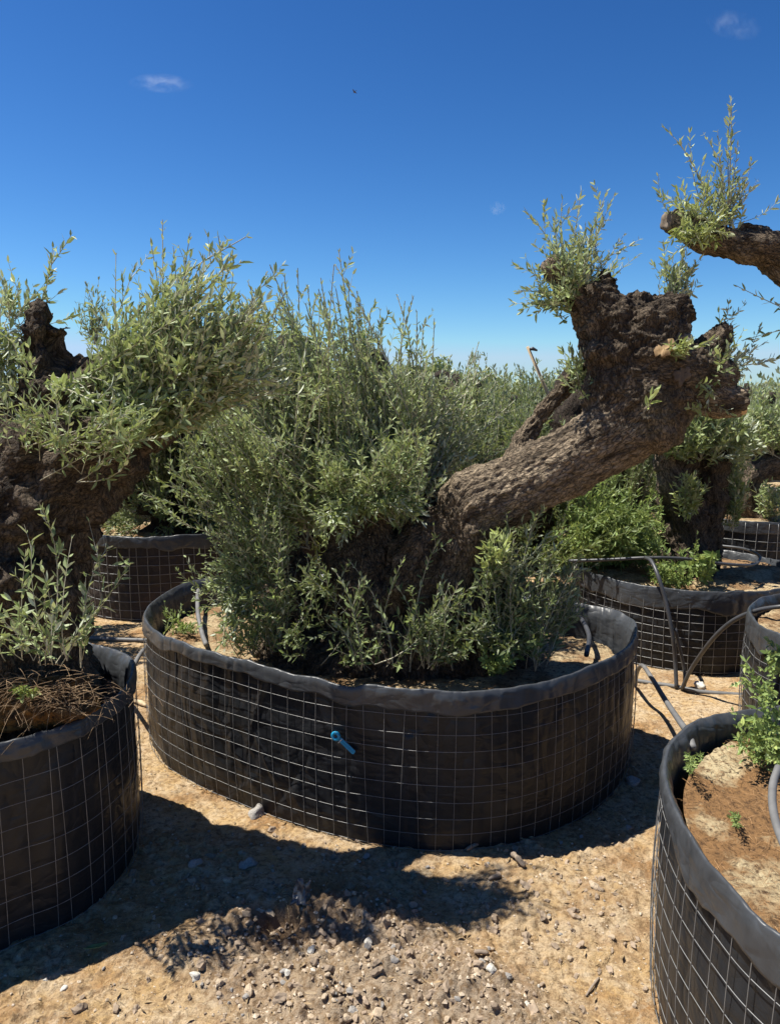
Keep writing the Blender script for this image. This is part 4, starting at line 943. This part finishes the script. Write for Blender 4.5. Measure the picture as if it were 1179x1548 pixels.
def stone(label, px, py, size, mat, seed, group=None, name='stone', sink=.25, meshd=None):
    g0 = ground(px, py, .01); z = gz(g0[0], g0[1])[0]
    if meshd is None:
        V, Fc = rock_mesh(seed); meshd = raw_mesh(name, V, tris=Fc, mat=mat)
    o = link(name, meshd); o.location = (g0[0], g0[1], z+size*(.62-.6*sink)*.6); o.scale = (size,)*3
    o.rotation_euler = (R.uniform(-.4, .4), R.uniform(-.4, .4), R.uniform(0, 6.28)); tag(o, label, 'stone', group); return o
stone('white angular stone at the lower left of the bare ground', 296, 1482, .019, STW, 1)
stone('small round white stone beside the dug hole', 472, 1449, .015, STW, 2)
stone('flat pale pointed stone on the sunlit rubble', 557, 1433, .017, STW, 3)
stone('pale block of stone at the bottom edge of the ground', 572, 1536, .024, STT, 4, sink=.9)
stone('grey shaded rock against the foot of the big planter', 388, 1229, .040, STG, 15, sink=.6)
stone('grey flat stone in the shade in the middle of the path', 375, 1310, .030, STG, 6)
stone('smaller grey stone in the shade near the left planter', 295, 1316, .024, STG, 7)
stone('tan stone in the shade between the two other shaded stones', 345, 1338, .018, STT, 8)
stone('knobbly white stone beside the grey supply pipe', 1058, 1037, .040, STW, 9)
stone('tiny white stone on the sand below the left planter shadow', 97, 1497, .010, STW, 10)
stone('tiny white stone nearest the left planter foot on the sand', 70, 1482, .009, STW, 11)
stone('grey pebble at the shadow edge right of the big planter', 950, 1252, .016, STG, 12)
stone('tan pebble alone on the ochre sand in front of the right planter', 898, 1348, .018, STT, 13)
stone('pale stone half buried by the right end of the big planter', 958, 1180, .035, STG, 14)
variants = []
for s_ in range(6):
    V, Fc = rock_mesh(30+s_, .45, 2); variants.append([raw_mesh('stone', V, tris=Fc, mat=m_, smooth=False) for m_ in (STG, STT, STW)])
n_st = 0
while n_st < 170:
    px, py = R.uniform(60, 990), R.uniform(1190, 1560)
    g0 = ground(px, py); rv = rubble(np.array([g0[0]]), np.array([g0[1]]))[0]
    inside = False
    for Cp in (CC, CL, CR):
        c_ = Cp.mean(0); a_ = math.atan2(g0[1]-c_[1], g0[0]-c_[0]); th_ = np.arctan2(Cp[:, 1]-c_[1], Cp[:, 0]-c_[0]); kk = np.argmin(np.abs(np.angle(np.exp(1j*(th_-a_)))))
        if np.hypot(*(g0[:2]-c_)) < np.hypot(*(Cp[kk]-c_))+.03: inside = True
    if inside or R.random() > .25+.75*rv: continue
    stone('small rough stone scattered on the bare earth path', px, py, R.choice([.005, .007, .009, .011, .015], p=[.35, .3, .2, .11, .04])*(1+.3*rv), None, 0, 'small stones on the path', meshd=variants[R.integers(0, 6)][R.choice(3, p=[.35, .6, .05])])
    n_st += 1
# gravel and straw: uncountable
n = 24000
px = R.uniform(-2.2, 2.4, n); py = 1.5+3.2*R.random(n)**1.2; rv = rubble(px, py); keep = R.random(n) < .26+.74*rv; px, py, rv = px[keep], py[keep], rv[keep]; n = len(px)
oc = np.array([(1, 0, 0), (-1, 0, 0), (0, 1, 0), (0, -1, 0), (0, 0, 1), (0, 0, -1)], float); of = np.array([(0, 2, 4), (2, 1, 4), (1, 3, 4), (3, 0, 4), (2, 0, 5), (1, 2, 5), (3, 1, 5), (0, 3, 5)])
sz = (.0016+.0042*R.random(n)**2.5)*(1+.7*rv)
V = oc[None]*(.6+.8*R.random((n, 6, 1)))*sz[:, None, None]
rot = R.uniform(0, 6.28, n); cr, sr = np.cos(rot)[:, None], np.sin(rot)[:, None]
V = np.stack([V[:, :, 0]*cr-V[:, :, 1]*sr+px[:, None], V[:, :, 0]*sr+V[:, :, 1]*cr+py[:, None], V[:, :, 2]*.7+(gz(px, py)+sz*.25)[:, None]], 2).reshape(-1, 3)
GRAV = NT('gravel'); oi = GRAV.noise(GRAV.objco(), 90, 2, .6)
GRAV.l(GRAV.ramp(oi, (.3, (.24, .18, .12)), (.5, (.42, .33, .23)), (.72, (.58, .50, .40))), GRAV.p.inputs['Base Color']); GRAV.p.inputs['Roughness'].default_value = .9
o = link('gravel', raw_mesh('gravel', V, tris=(of[None]+6*np.arange(n)[:, None, None]).reshape(-1, 3), mat=GRAV.m, smooth=False)); o['kind'] = 'stuff'; tag(o, 'fine gravel and crumbs of earth over the path', 'gravel')
VS, FS = rock_mesh(61, .5, 2); nc = 620; V = []; Q = []
while len(V) < nc:
    x_, y_ = R.uniform(-.9, .75), R.uniform(1.55, 2.6)
    if R.random() > .10+.90*rubble(np.array([x_]), np.array([y_]))[0]: continue
    q_ = Vector(R.standard_normal(3)).to_track_quat('X', 'Z').to_matrix(); z_ = R.choice([.006, .009, .013, .019], p=[.45, .3, .17, .08])
    W_ = VS*(1+.25*fbm(VS*2+len(V), 2))[:, None]; V.append((W_*z_)@np.array(q_)+[x_, y_, gz(x_, y_)[0]+z_*.15])
o = link('earth_clods', raw_mesh('earth_clods', np.vstack(V), tris=(FS[None]+len(VS)*np.arange(nc)[:, None, None]).reshape(-1, 3), mat=EARTHC, smooth=False)); o['kind'] = 'stuff'; tag(o, 'crumbled clods of grey brown earth around the dug hole', 'clods')
n = 5200
px = R.uniform(-1.5, 1.7, n); py = 1.5+2.6*R.random(n); a = R.uniform(0, 6.28, n); l = .008+.03*R.random(n)**2
z = gz(px, py)+.003; B = np.stack([px, py, z], 1); d = np.stack([np.cos(a)*l, np.sin(a)*l, .002*R.standard_normal(n)], 1)
c_ = B+d*.5+np.stack([-np.sin(a)*l*.2*R.standard_normal(n), np.cos(a)*l*.2*R.standard_normal(n), .004*R.random(n)], 1); e_ = B+d; e_[:, 2] = gz(e_[:, 0], e_[:, 1])+.003
V, q = bez_tubes(np.stack([B, c_, e_], 1), np.full(n, .0007), 4)
o = link('straw', raw_mesh('straw', V, quads=q, mat=mat_simple('dry_straw', (.46, .34, .18), .8, var=.45, scale=40))); o['kind'] = 'stuff'; tag(o, 'dry straw and twig litter over the sandy path', 'straw')
n = 900
px = R.uniform(-1.4, 1.6, n); py = 1.55+2.3*R.random(n); a = R.uniform(0, 6.28, n); l = .012+.02*R.random(n)
u = np.stack([np.cos(a), np.sin(a), .15*R.standard_normal(n)], 1); v = np.stack([-np.sin(a), np.cos(a), .3*R.standard_normal(n)], 1); B = np.stack([px, py, gz(px, py)+.005], 1); l = l[:, None]
V = np.stack([B, B+u*l*.5+v*l*.14+[0, 0, .001], B+u*l, B+u*l*.5-v*l*.14+[0, 0, .001]], 1).reshape(-1, 3)
me = raw_mesh('leaf_litter', V, quads=np.arange(4*n).reshape(-1, 4), mat=mat_simple('dry_leaf', (.27, .19, .10), .8, var=.6, scale=25), smooth=False)
o = link('leaf_litter', me); o['kind'] = 'stuff'; tag(o, 'fallen dry olive leaves strewn over the path', 'leaf litter')
# straw in the nearest planter
n = 1600; u_ = R.random(n)**.5; k_ = R.integers(0, len(CR), n); cR = CR.mean(0); xy = cR+(CR[k_]-cR)*(u_*.93)[:, None]; a = R.uniform(0, 6.28, n); l = .01+.03*R.random(n)
B = np.column_stack([xy, .535+.004*R.random(n)]); d = np.stack([np.cos(a)*l, np.sin(a)*l, .004*R.standard_normal(n)], 1)
V, q = bez_tubes(np.stack([B, B+d*.5+[0, 0, .004], B+d], 1), np.full(n, .0008), 4)
o = link('straw', raw_mesh('straw', V, quads=q, mat=mat_simple('reddish_straw', (.33, .19, .085), .8, var=.5, scale=40))); o['kind'] = 'stuff'; tag(o, 'reddish straw litter on the soil of the nearest planter', 'straw')
# single bits
def stick(label, a, b, r, mat, cat='stick', name='stick', bend=.1):
    A, B_ = ground(*a), ground(*b); A[2] = gz(A[0], A[1])[0]+r; B_[2] = gz(B_[0], B_[1])[0]+r
    M = (A+B_)/2+np.array([0, 0, r*.5]); C = catmull(np.array([A, M, B_]), 10); rr = r*(1+.3*fbm(C*60, 2)); rr[0] *= .6; rr[-1] *= .5
    V, q, f = tube(C, rr, 8); tag(link(name, raw_mesh(name, V, f, q, None, mat)), label, cat)
STK = mat_cutwood('dry_stick', (.36, .26, .15), (.56, .44, .28)); STD = mat_cutwood('grey_stick', (.16, .12, .09), (.30, .24, .18))
stick('pale dry stick on the ochre sand between the two left planters', (203, 1062), (222, 1075), .012, STK)
stick('brown wood chip upright against the front of the big planter', (705, 1292), (728, 1282), .008, STD)
stick('long brown wood chip on the ground in front of the big planter', (772, 1300), (792, 1322), .010, STD)
stick('short wood chip right of the long one in front of the planter', (738, 1336), (756, 1330), .007, STD)
stick('grey twig lying on the sunlit sand at the lower centre', (716, 1458), (738, 1460), .006, STD)
stick('thin crooked twig on the ochre sand near the right planter', (885, 1508), (905, 1480), .004, STD)
# curled dry leaf and scrap of black plastic
def sheet_bit(label, px, py, w, h, rz, tilt, mat, name, cat, seed, curl=.3):
    u, v = np.meshgrid(np.linspace(-1, 1, 15), np.linspace(-1, 1, 11)); u, v = u.ravel(), v.ravel()
    edge = 1+.25*fbm(np.stack([u*2, v*2, u*0+seed], 1), 2)
    x = u*w*edge*(1 if cat != 'leaf' else 1); y = v*h*edge*(np.sqrt(np.clip(1-u*u, .0, 1)) if cat == 'leaf' else 1)
    zz = curl*h*(v*v)+.25*h*fbm(np.stack([u*2.5, v*2.5, u*0+seed+5], 1), 3)
    P = np.stack([x, y*math.cos(tilt)-zz*math.sin(tilt), y*math.sin(tilt)+zz*math.cos(tilt)], 1)
    i = np.arange(10)[:, None]; j = np.arange(14)[None]; q = np.stack([i*15+j, i*15+j+1, (i+1)*15+j+1, (i+1)*15+j], -1).reshape(-1, 4)
    g0 = ground(px, py, .01); me = raw_mesh(name, P, quads=q, mat=mat); o = link(name, me); o.location = (g0[0], g0[1], gz(g0[0], g0[1])[0]+.02+abs(math.sin(tilt))*h*.95); o.rotation_euler = (0, 0, rz)
    s_ = o.modifiers.new('thick', 'SOLIDIFY'); s_.thickness = .0015; tag(o, label, cat)
sheet_bit('long curled grey-green leaf lying in the shade below the left planter', 147, 1438, .026, .007, .3, .1, LEAF, 'fallen_leaf', 'leaf', 3)
sheet_bit('crumpled scrap of shiny black plastic standing in the dug hole', 456, 1378, .024, .034, -.3, 1.1, mat_simple('black_scrap', (.05, .055, .065), .25, var=.3), 'plastic_scrap', 'scrap', 8)
# hazel cane with a clip standing beyond the limb
A, B_ = at(928, 850, 5.9), at(797, 524, 5.6)
CN = thing('cane', 'pale thin cane with a dark clip against the sky left of the leaning head', 'cane', (A[0], A[1], 0))
V, q, f = tube(np.array([A*[1, 1, 0], at(832, 605, 5.65), B_]), np.array([.015, .014, .011]), 8); child(CN, 'rod', raw_mesh('rod', V, f, q, None, STK))
V, q, f = tube(np.array([at(800, 528, 5.59), at(805, 527, 5.59), at(812, 530, 5.58)]), np.array([.009, .014, .006]), 8); child(CN, 'clip', raw_mesh('clip', V, f, q, None, PIPE))

# ------------------------------------------------------------------ bird and wisps of cloud
bc = at(536, 139, 42.)
bm = bmesh.new()
def addv(*p): return bm.verts.new(p)
rings = []
for t_, r_ in ((-.13, .006), (-.09, .022), (-.03, .034), (.03, .032), (.075, .02), (.095, .021), (.115, .014), (.135, .004)):
    rings.append([addv(t_, r_*math.cos(a), r_*.9*math.sin(a)) for a in np.arange(8)*math.pi/4])
for A_, B2 in zip(rings, rings[1:]):
    for k2 in range(8): bm.faces.new([A_[k2], A_[(k2+1) % 8], B2[(k2+1) % 8], B2[k2]])
bm.faces.new(rings[0][::-1]); bm.faces.new(rings[-1])
for sgn in (1, -1):
    prev = None
    for (xo, yo, zo, ch) in ((.0, .02, .01, .05), (.015, .09, .05, .045), (-.01, .17, .06, .03), (-.05, .23, .04, .008)):
        cur = [addv(xo+ch, sgn*yo, zo), addv(xo, sgn*yo, zo+.006), addv(xo-ch, sgn*yo, zo), addv(xo, sgn*yo, zo-.006)]
        if prev:
            for k2 in range(4): bm.faces.new([prev[k2], prev[(k2+1) % 4], cur[(k2+1) % 4], cur[k2]])
        else: bm.faces.new(cur)
        prev = cur
    bm.faces.new(prev)
tl = [addv(-.12, .008, 0), addv(-.12, -.008, 0), addv(-.2, -.03, 0), addv(-.2, .03, 0)]; tl2 = [addv(v.co.x, v.co.y, v.co.z+.006) for v in tl]
bm.faces.new(tl); bm.faces.new(tl2[::-1])
for k2 in range(4): bm.faces.new([tl[k2], tl[(k2+1) % 4], tl2[(k2+1) % 4], tl2[k2]])
bmesh.ops.recalc_face_normals(bm, faces=bm.faces)
me = bpy.data.meshes.new('bird'); bm.to_mesh(me); bm.free(); me.materials.append(mat_simple('dark_feathers', (.03, .028, .03), .7))
o = link('bird', me); o.location = bc; o.scale = (.7,)*3; o.rotation_euler = (.5, .45, 2.6); tag(o, 'small dark bird gliding in the blue sky above the crowns', 'bird')
def cloud(label, px, py, rx, ry, dens, seed, tilt=0):
    Yc = 900.; c_ = at(px, py, Yc); b = bmesh.new(); bmesh.ops.create_icosphere(b, subdivisions=3, radius=1)
    me = bpy.data.meshes.new('cloud'); b.to_mesh(me); b.free()
    o = link('cloud', me); o.location = c_; o.scale = (rx*Yc/F, rx*Yc/F*.5, ry*Yc/F); o.rotation_euler = (0, tilt, 0); tag(o, label, 'cloud')
    t = NT('cloud_vapour'); t.t.nodes.remove(t.p); co = t.objco()
    le = t.n('ShaderNodeVectorMath', operation='LENGTH'); t.l(co, le.inputs[0])
    mp = t.n('ShaderNodeMapping'); mp.inputs['Scale'].default_value = (1.1, .8, .5); mp.inputs['Location'].default_value = (seed, 0, 0); t.l(co, mp.inputs[0])
    f = t.math('MULTIPLY', t.ramp(le.outputs['Value'], (.05, 1.), (.95, 0.)), t.ramp(t.noise(mp.outputs[0], 2.2, 5, .6, .6), (.46, 0.), (.78, 1.)))
    pv = t.n('ShaderNodeVolumePrincipled', i={'Anisotropy': .2}); pv.inputs['Color'].default_value = (1, 1, 1, 1); t.l(t.math('MULTIPLY', f, dens), pv.inputs['Density'])
    t.l(pv.outputs[0], t.out.inputs['Volume']); me.materials.append(t.m)
cloud('small streaky white wisp of cloud at the upper left of the sky', 244, 126, 50, 11, .036, 1.0)
cloud('torn pale wisp of cloud in the upper right corner of the sky', 1108, 38, 44, 18, .02, 4.2, .25)
cloud('faint tiny smudge of cloud in the middle right of the sky', 752, 315, 14, 12, .09, 7.7)

# ------------------------------------------------------------------ light, sky, camera
EL = math.radians(66); hx, hy = -.985, .17                 # the sun stands left, a little behind the trees
sd = Vector((hx*math.cos(EL), hy*math.cos(EL), math.sin(EL)))
sun = bpy.data.lights.new('sun', 'SUN'); sun.energy = 5.0; sun.angle = math.radians(.53); sun.color = (1, .955, .87)
so = link('sun', sun); so.rotation_euler = (-sd).to_track_quat('-Z', 'Y').to_euler(); so.location = (-4, 2, 8)
w = bpy.data.worlds.new('World'); sc.world = w; w.use_nodes = True; nt = w.node_tree
bg = nt.nodes['Background']; sky = nt.nodes.new('ShaderNodeTexSky'); sky.sky_type = 'NISHITA'; sky.sun_disc = False
sky.sun_elevation = EL; sky.sun_rotation = math.atan2(hx, hy); sky.altitude = 300; sky.air_density = 1.0; sky.dust_density = .1; sky.ozone_density = 2.5
sep = nt.nodes.new('ShaderNodeSeparateColor'); cmb = nt.nodes.new('ShaderNodeCombineColor'); nt.links.new(sky.outputs[0], sep.inputs[0])
for ch, (pw, gain, top_) in enumerate(((1.9, .188, 4.6), (1.60, .366, 6.6), (1.47, .536, 9.0))):   # polarised-looking deep blue of a phone camera
    a_ = nt.nodes.new('ShaderNodeMath'); a_.operation = 'POWER'; a_.inputs[1].default_value = pw; nt.links.new(sep.outputs[ch], a_.inputs[0])
    b_ = nt.nodes.new('ShaderNodeMath'); b_.operation = 'MULTIPLY'; b_.inputs[1].default_value = gain; nt.links.new(a_.outputs[0], b_.inputs[0])
    c_ = nt.nodes.new('ShaderNodeMath'); c_.operation = 'MINIMUM'; c_.inputs[1].default_value = top_; nt.links.new(b_.outputs[0], c_.inputs[0])
    nt.links.new(c_.outputs[0], cmb.inputs[ch])
nt.links.new(cmb.outputs[0], bg.inputs[0]); bg.inputs[1].default_value = .0585
cam = bpy.data.cameras.new('camera'); cam.sensor_fit = 'VERTICAL'; cam.sensor_height = 24; cam.sensor_width = 24; cam.lens = F/1548*24
cam.clip_end = 3000; cam.clip_start = .05
co = link('camera', cam); co.location = (0, 0, EYE); co.rotation_euler = (math.pi/2-PITCH, 0, 0); sc.camera = co
sc.view_settings.view_transform = 'Standard'; sc.view_settings.look = 'None'; sc.view_settings.exposure = .85; sc.view_settings.gamma = 1
sc.cycles.max_bounces = 6; sc.cycles.transparent_max_bounces = 8
